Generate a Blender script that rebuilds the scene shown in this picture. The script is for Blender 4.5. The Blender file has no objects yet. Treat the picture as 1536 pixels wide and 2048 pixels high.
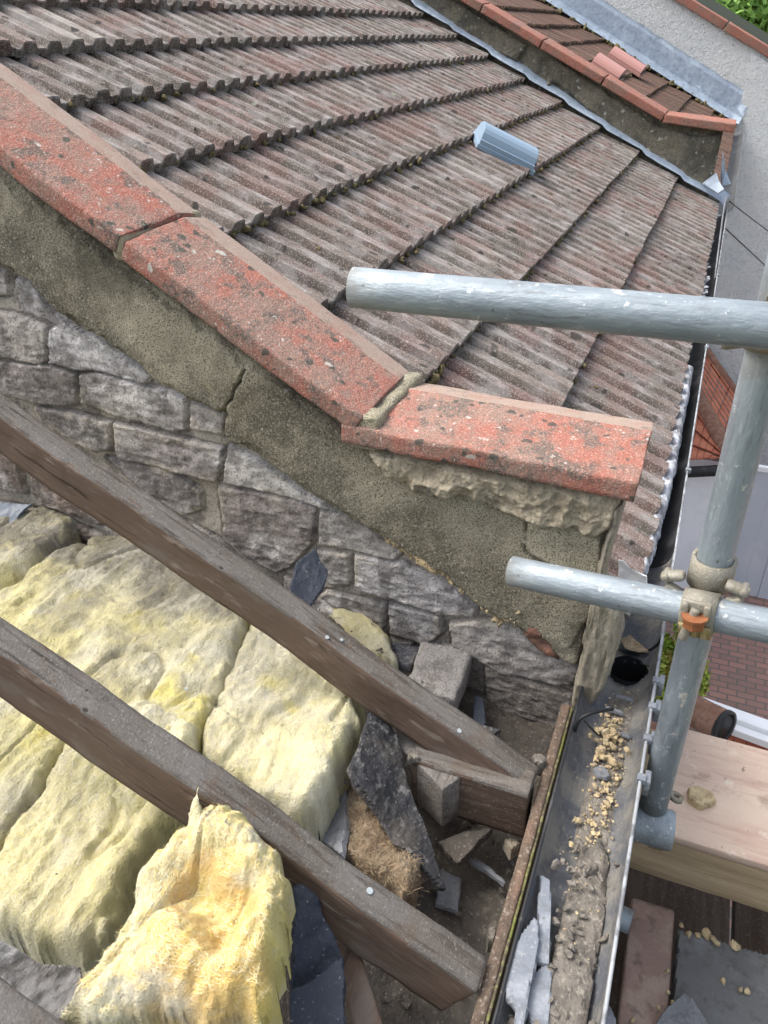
import bpy, math, random
import numpy as np
from mathutils import Matrix, Vector
random.seed(7); rng = np.random.default_rng(7)
SC = bpy.context.scene; COL = SC.collection
H = 6.5                                    # height of the eye above the ground
# ------------------------------------------------------------------ camera
# rows: world axes (X along the eaves, Y into the house, Z up) seen from the camera (right, down, forward)
R = np.array([[0.37774931, -0.49163717, 0.78460076],
              [-0.92569315, -0.18228021, 0.33146058],
              [-0.01994115, -0.85150856, -0.52396138]])
F = 1540.0
cam = bpy.data.cameras.new('camera'); co = bpy.data.objects.new('camera', cam); COL.objects.link(co)
m = Matrix.Identity(4)
for i in range(3):
    m[i][0] = R[i, 0]; m[i][1] = -R[i, 1]; m[i][2] = -R[i, 2]
m[2][3] = H
co.matrix_world = m
cam.sensor_fit = 'VERTICAL'; cam.sensor_height = 24; cam.lens = F / 2048 * 24
cam.clip_start = 0.02; cam.clip_end = 3000
SC.camera = co
# ------------------------------------------------------------------ light
W = bpy.data.worlds.new('World'); SC.world = W; W.use_nodes = True
nt = W.node_tree; nt.nodes.clear()
sky = nt.nodes.new('ShaderNodeTexSky'); sky.sky_type = 'NISHITA'; sky.sun_disc = False
SUN_EL, SUN_AZ = math.radians(58), math.radians(98)       # azimuth from +X towards +Y
sky.sun_elevation = SUN_EL; sky.sun_rotation = math.pi / 2 - SUN_AZ
sky.air_density = 1.0; sky.dust_density = 6.0; sky.ozone_density = 1.0
bg = nt.nodes.new('ShaderNodeBackground'); bg.inputs[1].default_value = 0.15
ow = nt.nodes.new('ShaderNodeOutputWorld')
hs = nt.nodes.new('ShaderNodeHueSaturation'); hs.inputs['Saturation'].default_value = .5; nt.links.new(sky.outputs[0], hs.inputs['Color']); nt.links.new(hs.outputs[0], bg.inputs[0]); nt.links.new(bg.outputs[0], ow.inputs[0])
sl = bpy.data.lights.new('sun', 'SUN'); sl.energy = .6; sl.angle = math.radians(26); sl.color = (1, .95, .88)
so = bpy.data.objects.new('sun', sl); COL.objects.link(so)
sd = Vector((math.cos(SUN_EL) * math.cos(SUN_AZ), math.cos(SUN_EL) * math.sin(SUN_AZ), math.sin(SUN_EL)))
so.rotation_euler = sd.to_track_quat('Z', 'Y').to_euler(); so.location = (0, 0, 30)
SC.view_settings.view_transform = 'Standard'; SC.view_settings.look = 'None'
SC.view_settings.exposure = 1.3; SC.view_settings.gamma = 1
# ------------------------------------------------------------------ helpers: places
TH = 0.494352699
NR = np.array([0, -math.sin(TH), math.cos(TH)])
UPS = np.array([0, math.cos(TH), math.sin(TH)])
DR = 0.89
def ray(x, y): return R @ np.array([(x - 768) / F, (y - 1024) / F, 1.0])
def lift(p): return np.array([p[0], p[1], p[2] + H])
def ax(x, y, X): r = ray(x, y); return lift(r * X / r[0])
def ay(x, y, Y): r = ray(x, y); return lift(r * Y / r[1])
def az(x, y, z): r = ray(x, y); return lift(r * z / r[2])
def ad(x, y, d): return lift(ray(x, y) * d)
def ar(x, y, off=0): r = ray(x, y); return lift(r * ((-DR + off) / NR.dot(r)))
def roof(X, s, off=0): return lift(np.array([X, 0, 0]) + UPS * s + NR * (-DR + off))
V = np.array
# ------------------------------------------------------------------ helpers: noise
def _h(ix, iy, iz):
    n = (ix.astype(np.int64) * 73856093) ^ (iy.astype(np.int64) * 19349663) ^ (iz.astype(np.int64) * 83492791)
    n = (n ^ (n >> 13)) * 1274126177 & 0x7fffffff
    return ((n ^ (n >> 16)) & 0xffff) / 65535.0
def vn(p):
    f = np.floor(p); i = f.astype(np.int64); t = p - f; t = t * t * (3 - 2 * t); r = 0
    for a in (0, 1):
        wa = t[:, 0] if a else 1 - t[:, 0]
        for b in (0, 1):
            wb = t[:, 1] if b else 1 - t[:, 1]
            for c in (0, 1):
                wc = t[:, 2] if c else 1 - t[:, 2]
                r = r + wa * wb * wc * _h(i[:, 0] + a, i[:, 1] + b, i[:, 2] + c)
    return r * 2 - 1
def fbm(p, scale, oct=4, gain=.5, seed=0, ridge=False):
    p = np.asarray(p, float) * scale + seed * 17.37; a = 1; s = 0; tot = 0
    for o in range(oct):
        n = vn(p)
        if ridge: n = 1 - 2 * np.abs(n)
        s = s + a * n; tot += a; a *= gain; p = p * 2.03 + 11.1
    return s / tot
def sdist(P, poly):
    poly = np.asarray(poly, float); n = len(poly); d = np.full(len(P), 1e9); ins = np.zeros(len(P), bool)
    for i in range(n):
        a = poly[i]; b = poly[(i + 1) % n]; e = b - a; w = P - a
        t = np.clip((w @ e) / max(e @ e, 1e-12), 0, 1)
        d = np.minimum(d, np.hypot(*(w - t[:, None] * e).T))
        c = ((a[1] > P[:, 1]) != (b[1] > P[:, 1])) & (P[:, 0] < (b[0] - a[0]) * (P[:, 1] - a[1]) / (b[1] - a[1] + 1e-15) + a[0])
        ins ^= c
    return np.where(ins, d, -d)
def pdist(P, line):
    d = np.full(len(P), 1e9)
    for a, b in zip(line[:-1], line[1:]):
        a = np.asarray(a); e = np.asarray(b) - a; w = P - a
        t = np.clip((w @ e) / (e @ e), 0, 1); d = np.minimum(d, np.hypot(*(w - t[:, None] * e).T))
    return d
def ss(x, a, b): t = np.clip((x - a) / (b - a), 0, 1); return t * t * (3 - 2 * t)
# ------------------------------------------------------------------ helpers: materials
def mat(name, base, layers=(), rough=.85, metal=0., bumps=(), vcol=False, stretch=(1, 1, 1), spec=.35, coat=0, sheen=0):
    m = bpy.data.materials.new(name); m.use_nodes = True; t = m.node_tree; N = t.nodes; L = t.links
    b = N['Principled BSDF']; b.inputs['Roughness'].default_value = rough; b.inputs['Metallic'].default_value = metal
    b.inputs['Specular IOR Level'].default_value = spec; b.inputs['Coat Weight'].default_value = coat
    b.inputs['Sheen Weight'].default_value = sheen
    tc = N.new('ShaderNodeTexCoord')
    def tex(kind, scale, detail, st, seed):
        mp = N.new('ShaderNodeMapping'); L.new(tc.outputs['Object'], mp.inputs[0])
        mp.inputs['Scale'].default_value = st; mp.inputs['Location'].default_value = (seed * 3.1, seed * 1.7, seed * 2.3)
        if kind == 'v':
            x = N.new('ShaderNodeTexVoronoi'); x.inputs['Scale'].default_value = scale
            x.inputs['Randomness'].default_value = 1
            w = N.new('ShaderNodeTexNoise'); w.inputs['Scale'].default_value = scale * 2; L.new(mp.outputs[0], w.inputs[0])
            mx = N.new('ShaderNodeMix'); mx.data_type = 'VECTOR'; mx.inputs[0].default_value = .25 / max(scale, 1) * 2
            L.new(mp.outputs[0], mx.inputs[4]); L.new(w.outputs['Color'], mx.inputs[5]); L.new(mx.outputs[1], x.inputs[0])
            return x.outputs['Distance']
        x = N.new('ShaderNodeTexNoise'); x.inputs['Scale'].default_value = scale; x.inputs['Detail'].default_value = detail
        x.inputs['Roughness'].default_value = .62
        if kind == 'w': x.inputs['Distortion'].default_value = 1.6
        L.new(mp.outputs[0], x.inputs[0]); return x.outputs[0]
    if vcol:
        at = N.new('ShaderNodeAttribute'); at.attribute_name = 'Col'; cur = at.outputs['Color']
    else:
        rgb = N.new('ShaderNodeRGB'); rgb.outputs[0].default_value = (*base, 1); cur = rgb.outputs[0]
    for i, l in enumerate(layers):
        kind, scale, lo, hi, col, amt = l[:6]; st = l[6] if len(l) > 6 else stretch; mul = len(l) > 7 and l[7]
        o = tex(kind, scale, 6, st, i + 1)
        mr = N.new('ShaderNodeMapRange'); mr.interpolation_type = 'SMOOTHSTEP'
        mr.inputs[1].default_value = lo; mr.inputs[2].default_value = hi; mr.inputs[3].default_value = 0; mr.inputs[4].default_value = amt
        if lo > hi:
            mr.inputs[1].default_value = hi; mr.inputs[2].default_value = lo; mr.inputs[3].default_value = amt; mr.inputs[4].default_value = 0
        L.new(o, mr.inputs[0])
        mx = N.new('ShaderNodeMix'); mx.data_type = 'RGBA'; mx.blend_type = 'MULTIPLY' if mul else 'MIX'
        L.new(mr.outputs[0], mx.inputs[0]); L.new(cur, mx.inputs[6]); mx.inputs[7].default_value = (*col, 1)
        cur = mx.outputs[2]
    L.new(cur, b.inputs['Base Color'])
    prev = None
    for i, l in enumerate(bumps):
        kind, scale, dist = l[:3]; st = l[3] if len(l) > 3 else stretch
        o = tex(kind, scale, 8, st, i + 20)
        bp = N.new('ShaderNodeBump'); bp.inputs['Distance'].default_value = dist; bp.inputs['Strength'].default_value = 1
        L.new(o, bp.inputs['Height'])
        if prev: L.new(prev, bp.inputs['Normal'])
        prev = bp.outputs[0]
    if prev: L.new(prev, b.inputs['Normal'])
    return m
G = (1, 1, 1)
M = {}
M['tile'] = mat('concrete_tile', (.2, .15, .14), [
    ('n', 9, .42, .62, (.105, .10, .085), .75), ('n', 14, .46, .64, (.34, .33, .32), .6, (2.2, .8, .8)),
    ('n', 4, .5, .62, (.155, .085, .072), .5), ('n', 230, .52, .62, (.46, .38, .35), .6), ('n', 300, .55, .66, (.05, .045, .04), .5),
    ('v', 17, .17, .11, (.042, .04, .038), .85, (1, .75, .75)), ('v', 8, .13, .08, (.05, .048, .042), .8, (1, .7, .7)), ('v', 6.2, .07, .05, (.30, .32, .25), .7), ('n', 33, .62, .70, (.06, .055, .05), .7, (1, .6, .6)), ('n', 55, .66, .7, (.5, .5, .46), .45)],
    bumps=[('n', 260, .0022), ('n', 40, .004)], vcol=True, spec=.25, rough=.9)
M['tile_far'] = mat('brown_concrete_tile', (.13, .075, .055), [('n', 5, .4, .65, (.07, .055, .04), .7), ('n', 90, .5, .62, (.22, .15, .12), .5)],
    bumps=[('n', 90, .004)], vcol=True)
RED = [('n', 26, .44, .64, (.25, .165, .135), .85), ('n', 8, .44, .6, (.25, .19, .155), .75), ('n', 17, .51, .59, (.12, .11, .095), .85),
       ('n', 160, .5, .62, (.50, .22, .16), .5), ('n', 330, .54, .62, (.52, .40, .34), .65), ('n', 420, .55, .64, (.05, .04, .035), .55),
       ('v', 24, .2, .13, (.08, .082, .07), .9), ('v', 14, .105, .06, (.5, .5, .45), .85), ('n', 70, .64, .68, (.55, .53, .48), .75)]
M['coping'] = mat('red_coping_stone', (.345, .135, .10), RED, bumps=[('n', 300, .003), ('n', 60, .005)], spec=.2, rough=.92)
M['coping_back'] = mat('sandy_back_slope_painted_glare', (.31, .235, .19), [('n', 20, .45, .64, (.29, .165, .125), .6), ('n', 300, .5, .64, (.48, .40, .34), .6), ('n', 30, .56, .66, (.14, .12, .10), .6)], bumps=[('n', 300, .002)], rough=.95)  # grazing reflection painted as a paler tone on the coping's back slope
M['coping_far'] = mat('far_coping_stone', (.30, .12, .085), [('n', 9, .45, .62, (.2, .13, .1), .7), ('n', 60, .5, .65, (.10, .08, .07), .6), ('n', 120, .55, .65, (.45, .3, .25), .5)],
    bumps=[('n', 80, .006)])
M['render'] = mat('weathered_cement', (.215, .19, .12), [('n', 7, .42, .62, (.13, .117, .09), .8), ('n', 13, .5, .66, (.34, .31, .235), .6), ('n', 5, .5, .62, (.10, .095, .08), .6, (1, 1, .35)), ('v', 10, .10, .08, (.33, .30, .2), .6), ('v', 34, .09, .05, (.55, .54, .48), .8),
    ('n', 180, .5, .64, (.38, .35, .27), .6), ('n', 330, .50, .60, (.05, .045, .03), .75), ('n', 250, .58, .64, (.5, .47, .34), .6), ('n', 60, .66, .7, (.5, .5, .44), .5), ('n', 3, .56, .7, (.07, .065, .05), .7)],
    bumps=[('n', 260, .003), ('n', 50, .004)], vcol=True, spec=.2, rough=.95)
M['brick'] = mat('sooty_brick', (.2, .18, .17), [('n', 30, .54, .7, (.36, .34, .31), .4), ('n', 18, .5, .64, (.07, .06, .055), .55), ('n', 140, .55, .66, (.45, .42, .40), .45), ('n', 220, .54, .63, (.04, .035, .033), .6)],
    bumps=[('n', 200, .003), ('n', 55, .006)], vcol=True, spec=.3, rough=.9)
M['mortar'] = mat('lime_mortar', (.44, .38, .28), [('n', 14, .54, .66, (.13, .12, .10), .7), ('n', 24, .45, .65, (.26, .22, .16), .7), ('n', 200, .52, .64, (.1, .09, .07), .5), ('n', 90, .6, .68, (.6, .55, .44), .5)],
    bumps=[('n', 160, .004), ('n', 45, .006)], rough=.95, spec=.2, vcol=True)
WG = (.12, 1, 1)
M['rafter'] = mat('grey_rafter_timber', (.125, .113, .10), [('n', 35, .57, .64, (.06, .047, .036), .75, (.12, 1, 1)), ('n', 200, .54, .64, (.24, .225, .205), .5), ('v', 7, .10, .04, (.05, .035, .025), .8, (.6, 1, 1)), ('n', 90, .605, .63, (.03, .025, .02), .85, (.035, 1, 1)), ('n', 26, .62, .66, (.10, .06, .035), .7, (.5, 1, 1)), ('n', 6, .5, .62, (.105, .085, .07), .7, (.4, 1, 1)), ('n', 18, .6, .68, (.21, .195, .18), .6, (.3, 1, 1)), ('n', 60, .4, .7, (.15, .137, .122), .5, WG), ('n', 3, .5, .68, (.21, .205, .2), .5), ('n', 130, .55, .64, (.06, .045, .035), .6, WG), ('n', 7, .55, .68, (.11, .07, .045), .6),
    ('v', 16, .07, .04, (.03, .025, .02), .9), ('n', 260, .62, .68, (.4, .38, .35), .5)],
    bumps=[('n', 120, .003, WG), ('n', 25, .005, (.3, 1, 1)), ('n', 300, .002)], rough=.8)
M['rafter_side'] = mat('brown_rafter_side', (.115, .079, .058), [('n', 90, .60, .63, (.03, .02, .015), .85, (.03, 1, 1)), ('n', 40, .6, .66, (.28, .24, .2), .6, (.25, 1, 1)), ('n', 45, .42, .7, (.145, .105, .08), .55, WG), ('n', 5, .5, .66, (.07, .045, .03), .7), ('n', 14, .56, .68, (.17, .15, .13), .6, (.4, 1, 1)), ('n', 130, .58, .66, (.2, .16, .13), .4, WG)],
    bumps=[('n', 120, .002, WG), ('n', 25, .003, (.3, 1, 1))], rough=.8)
M['darkwood'] = mat('old_dark_timber', (.075, .05, .036), [('w', 30, .4, .66, (.12, .09, .07), .7, WG), ('n', 160, .55, .66, (.2, .17, .14), .5)], bumps=[('n', 100, .003, WG)], rough=.85)
M['fascia'] = mat('peeling_fascia', (.13, .095, .07), [('n', 26, .5, .66, (.22, .135, .095), .7, (.4, 1, 1)), ('n', 60, .52, .64, (.09, .065, .05), .7), ('n', 12, .55, .68, (.3, .26, .22), .7, (.4, 1, 1)), ('n', 190, .55, .64, (.42, .36, .30), .5)],
    bumps=[('n', 90, .006), ('n', 260, .003)], rough=.9)
M['algae'] = mat('green_algae_edge', (.15, .16, .045), [('n', 14, .38, .52, (.085, .068, .05), .97), ('n', 120, .5, .6, (.3, .3, .12), .5)], bumps=[('n', 150, .003)])
M['galv'] = mat('galvanised_steel', (.27, .315, .345), [('n', 22, .4, .62, (.17, .205, .235), .75, (.25, 1, 1)), ('n', 90, .54, .66, (.40, .45, .48), .5, (.35, 1, 1)), ('n', 150, .56, .66, (.14, .15, .16), .55, (.12, 1, 1)),
    ('v', 26, .08, .05, (.09, .09, .09), .7), ('n', 70, .64, .68, (.72, .74, .74), .6), ('n', 7, .56, .68, (.22, .22, .2), .7), ('n', 34, .66, .70, (.55, .53, .47), .8)], metal=.35, rough=.48, spec=.5, bumps=[('n', 200, .0012, (.3, 1, 1)), ('n', 30, .0012)])
M['galv_mark'] = mat('galvanised_steel_smudge', (.05, .06, .065), [('n', 120, .5, .64, (.14, .16, .17), .8)], rough=.8, spec=.1)
M['coupler'] = mat('dirty_plated_coupler', (.27, .255, .21), [('n', 40, .45, .64, (.25, .22, .16), .7), ('n', 160, .58, .66, (.45, .43, .37), .6), ('n', 22, .6, .68, (.22, .11, .06), .7)], metal=.3, rough=.55, bumps=[('n', 160, .002)])
M['brass'] = mat('yellow_plated_steel', (.34, .27, .13), [('n', 60, .5, .64, (.55, .48, .3), .7), ('n', 30, .5, .64, (.16, .13, .07), .6)], metal=.5, rough=.45, bumps=[('n', 120, .003)])
M['rust'] = mat('orange_rusty_nut', (.30, .12, .05), [('n', 60, .45, .64, (.22, .08, .035), .7), ('n', 160, .58, .66, (.6, .3, .14), .5)], metal=.2, rough=.6)
M['pvc'] = mat('black_gutter_plastic', (.018, .019, .022), [('n', 9, .5, .68, (.09, .09, .095), .6), ('n', 60, .6, .68, (.12, .11, .1), .5)], rough=.5, spec=.4)
M['pvc_in'] = mat('dusty_gutter_inside', (.085, .092, .105), [('n', 14, .42, .62, (.20, .19, .165), .8), ('n', 40, .52, .64, (.06, .065, .075), .6), ('n', 150, .55, .66, (.28, .25, .2), .4)], rough=.55, bumps=[('n', 90, .002)])
M['silt'] = mat('gutter_silt', (.2, .18, .155), [('n', 18, .45, .64, (.11, .10, .085), .8), ('n', 90, .52, .64, (.35, .32, .27), .6), ('n', 220, .56, .64, (.05, .045, .04), .5)], bumps=[('n', 70, .006), ('n', 220, .003)], rough=.9)
M['crumb'] = mat('yellow_mortar_crumb', (.44, .35, .21), [('n', 40, .45, .62, (.55, .46, .29), .8), ('n', 90, .5, .62, (.26, .2, .12), .7)], bumps=[('n', 150, .004)], rough=.95)
M['slate'] = mat('grey_slate', (.15, .16, .175), [('n', 12, .45, .64, (.24, .25, .265), .8), ('n', 60, .52, .66, (.09, .09, .095), .6), ('n', 160, .6, .68, (.4, .4, .4), .4)], bumps=[('n', 40, .004)], rough=.7)
M['slate_pale'] = mat('pale_lead_slate', (.16, .18, .21), [('n', 16, .45, .64, (.27, .29, .32), .8), ('n', 70, .5, .62, (.13, .14, .15), .6), ('n', 160, .56, .64, (.36, .36, .36), .5)], bumps=[('n', 40, .004)], rough=.6)
M['felt'] = mat('black_bitumen_felt', (.032, .033, .037), [('n', 12, .48, .66, (.085, .075, .065), .8), ('n', 55, .55, .64, (.16, .155, .15), .7), ('n', 190, .6, .67, (.3, .28, .26), .5)], bumps=[('n', 50, .006), ('n', 190, .002)], rough=.75)
M['felt_blue'] = mat('blue_black_felt', (.03, .038, .055), [('n', 14, .5, .68, (.075, .085, .105), .8), ('n', 240, .63, .68, (.35, .35, .33), .5)], bumps=[('n', 120, .002)], rough=.65)
M['wool_brown'] = mat('brown_rotten_wool', (.25, .18, .11), [('n', 18, .44, .62, (.42, .33, .22), .8), ('n', 12, .5, .64, (.11, .10, .09), .8), ('w', 70, .5, .66, (.5, .42, .3), .4)], bumps=[('w', 50, .01), ('n', 190, .005)], rough=1)
M['dust'] = mat('loft_dust_rubble', (.105, .092, .078), [('n', 14, .45, .64, (.06, .055, .05), .8), ('n', 50, .55, .66, (.2, .175, .145), .6), ('n', 160, .6, .67, (.36, .32, .26), .55)], bumps=[('n', 60, .009), ('n', 200, .004)], rough=1)
M['ins'] = mat('glass_wool', (.7, .66, .4), [('w', 13, .5, .7, (.74, .66, .30), .4), ('n', 9, .5, .68, (.72, .69, .56), .7), ('w', 46, .54, .70, (.60, .56, .38), .35), ('n', 75, .70, .715, (.05, .045, .035), .95), ('n', 120, .62, .7, (.76, .74, .62), .3), ('n', 4, .58, .7, (.45, .43, .30), .45)],
    bumps=[('w', 26, .008), ('n', 90, .006), ('n', 260, .005)], rough=1, vcol=True, spec=.05, sheen=.2)
M['ins_fresh'] = mat('torn_glass_wool', (.76, .68, .33), [('w', 14, .54, .7, (.78, .64, .16), .5), ('n', 8, .5, .66, (.80, .77, .62), .7), ('w', 50, .54, .7, (.80, .74, .46), .3), ('n', 60, .70, .715, (.06, .05, .03), .9)],
    bumps=[('w', 22, .018), ('n', 80, .007), ('n', 260, .005)], rough=1, vcol=True, spec=.05, sheen=.2)
M['fibre'] = mat('glass_wool_fibre', (.76, .72, .46), rough=1, spec=.05, vcol=True)
M['lead'] = mat('lead_sheet', (.30, .36, .44), [('n', 6, .44, .62, (.42, .50, .58), .7), ('n', 20, .5, .66, (.2, .25, .32), .7), ('n', 90, .6, .68, (.5, .55, .58), .4)], rough=.5, metal=.2, spec=.5, bumps=[('n', 12, .008)])
M['vent'] = mat('blue_grey_plastic', (.24, .33, .42), [('n', 60, .6, .7, (.33, .42, .5), .3)], rough=.35, spec=.5)
M['vent_red'] = mat('terracotta_plastic', (.42, .22, .19), rough=.5)
M['dash'] = mat('white_pebbledash', (.88, .91, .91), [('n', 2.4, .42, .64, (.78, .83, .86), .5), ('n', 26, .55, .66, (.92, .93, .94), .6), ('n', 45, .60, .68, (.6, .62, .65), .3)], bumps=[('n', 16, .08), ('n', 50, .03)], rough=.95)
M['render_far'] = mat('lichened_render', (.22, .20, .155), [('n', 6, .42, .62, (.09, .085, .07), .8), ('n', 14, .55, .66, (.25, .23, .16), .7), ('n', 30, .62, .66, (.5, .51, .46), .9), ('v', 9, .14, .09, (.5, .51, .46), .7), ('n', 110, .5, .62, (.07, .065, .05), .6)], bumps=[('n', 60, .02), ('n', 18, .02)], rough=.95)
M['moss'] = mat('dry_moss', (.15, .12, .06), [('n', 60, .45, .62, (.10, .10, .03), .8), ('n', 150, .5, .62, (.28, .23, .14), .5)], bumps=[('n', 240, .006)], rough=1)
M['white'] = mat('white_paint', (.88, .9, .92), [('n', 5, .5, .7, (.78, .81, .85), .5)], rough=.5)
M['orange'] = mat('orange_clay_tile', (.50, .17, .10), [('n', 5, .45, .64, (.62, .25, .15), .7), ('n', 30, .5, .66, (.32, .11, .07), .5)], rough=.8, bumps=[('n', 30, .01)])
M['clay'] = mat('brown_clay', (.24, .125, .085), [('n', 12, .45, .64, (.36, .22, .16), .7), ('n', 30, .55, .66, (.12, .08, .06), .6)], rough=.85, bumps=[('n', 60, .006)])
M['metal_door'] = mat('grey_sheet_metal', (.50, .54, .60), [('n', 3, .45, .64, (.58, .6, .64), .6)], rough=.5)
M['board'] = mat('pinkish_plywood', (.44, .31, .25), [('n', 5, .42, .64, (.56, .46, .37), .8, (1, .25, 1)), ('n', 60, .5, .66, (.38, .25, .2), .5, (1, .1, 1)), ('n', 9, .56, .68, (.24, .17, .13), .7), ('n', 26, .6, .68, (.62, .56, .48), .6), ('n', 60, .66, .7, (.1, .08, .06), .7)], rough=.85, bumps=[('n', 120, .002)])
M['beam'] = mat('pale_sawn_timber', (.34, .26, .16), [('w', 9, .42, .66, (.44, .35, .23), .8, (1, .15, 1.6)), ('n', 60, .5, .66, (.22, .16, .10), .55, (1, .08, 1)), ('n', 6, .52, .66, (.2, .165, .12), .7), ('n', 30, .63, .67, (.08, .065, .05), .7, (1, .3, 1))], rough=.85, bumps=[('n', 80, .003, (1, .1, 1))])
M['plank'] = mat('muddy_plank', (.27, .19, .16), [('n', 16, .45, .62, (.35, .28, .23), .8), ('n', 40, .55, .66, (.16, .12, .1), .7)], rough=.9, bumps=[('n', 60, .005)])
M['cable'] = mat('black_cable', (.015, .016, .018), rough=.5)
M['nail'] = mat('galvanised_nail', (.55, .6, .6), rough=.4, metal=.5)
M['endwood'] = mat('silvery_end_board', (.30, .27, .21), [('n', 60, .6, .64, (.04, .035, .03), .85, (1, 1, .08)), ('w', 40, .45, .64, (.18, .16, .12), .8, (1, 1, .2)), ('n', 9, .5, .66, (.40, .37, .30), .7), ('n', 120, .58, .66, (.08, .07, .05), .5, (1, 1, .2))], bumps=[('n', 60, .005, (1, 1, .2)), ('n', 180, .003)], rough=.9)
M['mortar2'] = mat('beige_mortar_lump', (.30, .26, .2), [('n', 40, .5, .64, (.16, .14, .11), .7)], bumps=[('n', 90, .005)], rough=1)
# paving
def paving():
    m = mat('red_block_paving', (.3, .15, .12)); t = m.node_tree; N = t.nodes; L = t.links; b = N['Principled BSDF']
    tc = N.new('ShaderNodeTexCoord'); br = N.new('ShaderNodeTexBrick'); br.inputs['Scale'].default_value = 5
    mp = N.new('ShaderNodeMapping'); mp.inputs['Rotation'].default_value = (0, 0, math.pi / 2)
    L.new(tc.outputs['Object'], mp.inputs[0]); L.new(mp.outputs[0], br.inputs[0])
    br.inputs['Color1'].default_value = (.32, .15, .11, 1); br.inputs['Color2'].default_value = (.21, .105, .08, 1)
    br.inputs['Mortar'].default_value = (.10, .075, .06, 1); br.inputs['Mortar Size'].default_value = .05
    br.inputs['Brick Width'].default_value = 1; br.inputs['Row Height'].default_value = .5
    n = N.new('ShaderNodeTexNoise'); n.inputs['Scale'].default_value = 3; L.new(tc.outputs['Object'], n.inputs[0])
    mx = N.new('ShaderNodeMix'); mx.data_type = 'RGBA'; mx.blend_type = 'MULTIPLY'; mx.inputs[0].default_value = .25
    L.new(br.outputs[0], mx.inputs[6]); L.new(n.outputs['Color'], mx.inputs[7]); 
    bc = N.new('ShaderNodeBrightContrast'); bc.inputs[1].default_value = .06; L.new(mx.outputs[2], bc.inputs[0]); L.new(bc.outputs[0], b.inputs['Base Color'])
    return m
M['paving'] = paving()
# ------------------------------------------------------------------ helpers: objects
def tag(o, label=None, cat=None, group=None, kind=None):
    if label: o['label'] = label
    if cat: o['category'] = cat
    if group: o['group'] = group
    if kind: o['kind'] = kind
    return o
def thing(name, label, cat, loc=None, mx=None, group=None, kind=None):
    o = bpy.data.objects.new(name, None); COL.objects.link(o); o.empty_display_size = .05
    o.matrix_world = mx if mx is not None else Matrix.Translation(Vector(loc if loc is not None else (0, 0, 0)))
    return tag(o, label, cat, group, kind)
def mesh(name, v, f, mt, parent=None, smooth=True, col=None, world=True, mx=None, mats=None, fm=None):
    """v in world coordinates unless world=False (then in the parent's frame)"""
    v = np.asarray(v, float)
    if mx is None and parent is None and world: c = v.mean(0) * 0 + V([v[:, 0].mean(), v[:, 1].mean(), v[:, 2].min()]); mx = Matrix.Translation(Vector(c)); 
    if world:
        base = parent.matrix_world if parent is not None else mx
        q = base
        p_ = parent
        inv = np.array(wm(parent).inverted() if parent is not None else mx.inverted())
        v = v @ inv[:3, :3].T + inv[:3, 3]
    me = bpy.data.meshes.new(name)
    if isinstance(f, np.ndarray):
        k = f.shape[1]; me.vertices.add(len(v)); me.vertices.foreach_set('co', v.ravel())
        me.loops.add(f.size); me.loops.foreach_set('vertex_index', f.ravel().astype(np.int32))
        me.polygons.add(len(f)); me.polygons.foreach_set('loop_start', np.arange(0, f.size, k, dtype=np.int32))
        me.update(calc_edges=True)
    else:
        me.from_pydata(v.tolist(), [], [list(map(int, a)) for a in f]); me.update()
    me.polygons.foreach_set('use_smooth', [smooth] * len(me.polygons))
    if col is not None:
        a = me.color_attributes.new('Col', 'FLOAT_COLOR', 'POINT')
        c = np.ones((len(v), 4)); c[:, :3] = col; a.data.foreach_set('color', c.ravel())
    for x in (mats or [mt]): me.materials.append(x)
    if fm is not None: me.polygons.foreach_set('material_index', np.asarray(fm, np.int32))
    me.validate(); o = bpy.data.objects.new(name, me); COL.objects.link(o)
    if parent is not None: o.parent = parent
    elif mx is not None: o.matrix_world = mx
    return o
def wm(o):
    m_ = Matrix.Translation(o.location) @ o.rotation_euler.to_matrix().to_4x4() if o.rotation_mode != 'QUATERNION' else o.matrix_world
    return wm(o.parent) @ m_ if o.parent else m_
def frame(P0, d, up=(0, 0, 1)):
    d = Vector(d).normalized(); u = Vector(up)
    if abs(d.dot(u.normalized())) > .98: u = Vector((1, 0, 0))
    z = (u - d * u.dot(d)).normalized(); y = z.cross(d)
    m_ = Matrix.Identity(4)
    for i in range(3): m_[i][0] = d[i]; m_[i][1] = y[i]; m_[i][2] = z[i]; m_[i][3] = P0[i]
    return m_
def resamp(prof, step):
    out = []
    for a, b in zip(prof, prof[1:] + prof[:1]):
        a = V(a, float); b = V(b, float); n = max(1, int(np.hypot(*(b - a)) / step))
        for i in range(n): out.append(a + (b - a) * i / n)
    return np.array(out)
def rrect(w, h, r, k=3):
    out = []
    for cx, cy, a0 in ((w / 2 - r, h / 2 - r, 0), (-w / 2 + r, h / 2 - r, 90), (-w / 2 + r, -h / 2 + r, 180), (w / 2 - r, -h / 2 + r, 270)):
        for i in range(k + 1):
            a = math.radians(a0 + 90 * i / k); out.append((cx + r * math.cos(a), cy + r * math.sin(a)))
    return out
def circ(r, n=24): return [(r * math.cos(2 * math.pi * i / n), r * math.sin(2 * math.pi * i / n)) for i in range(n)]
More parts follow.
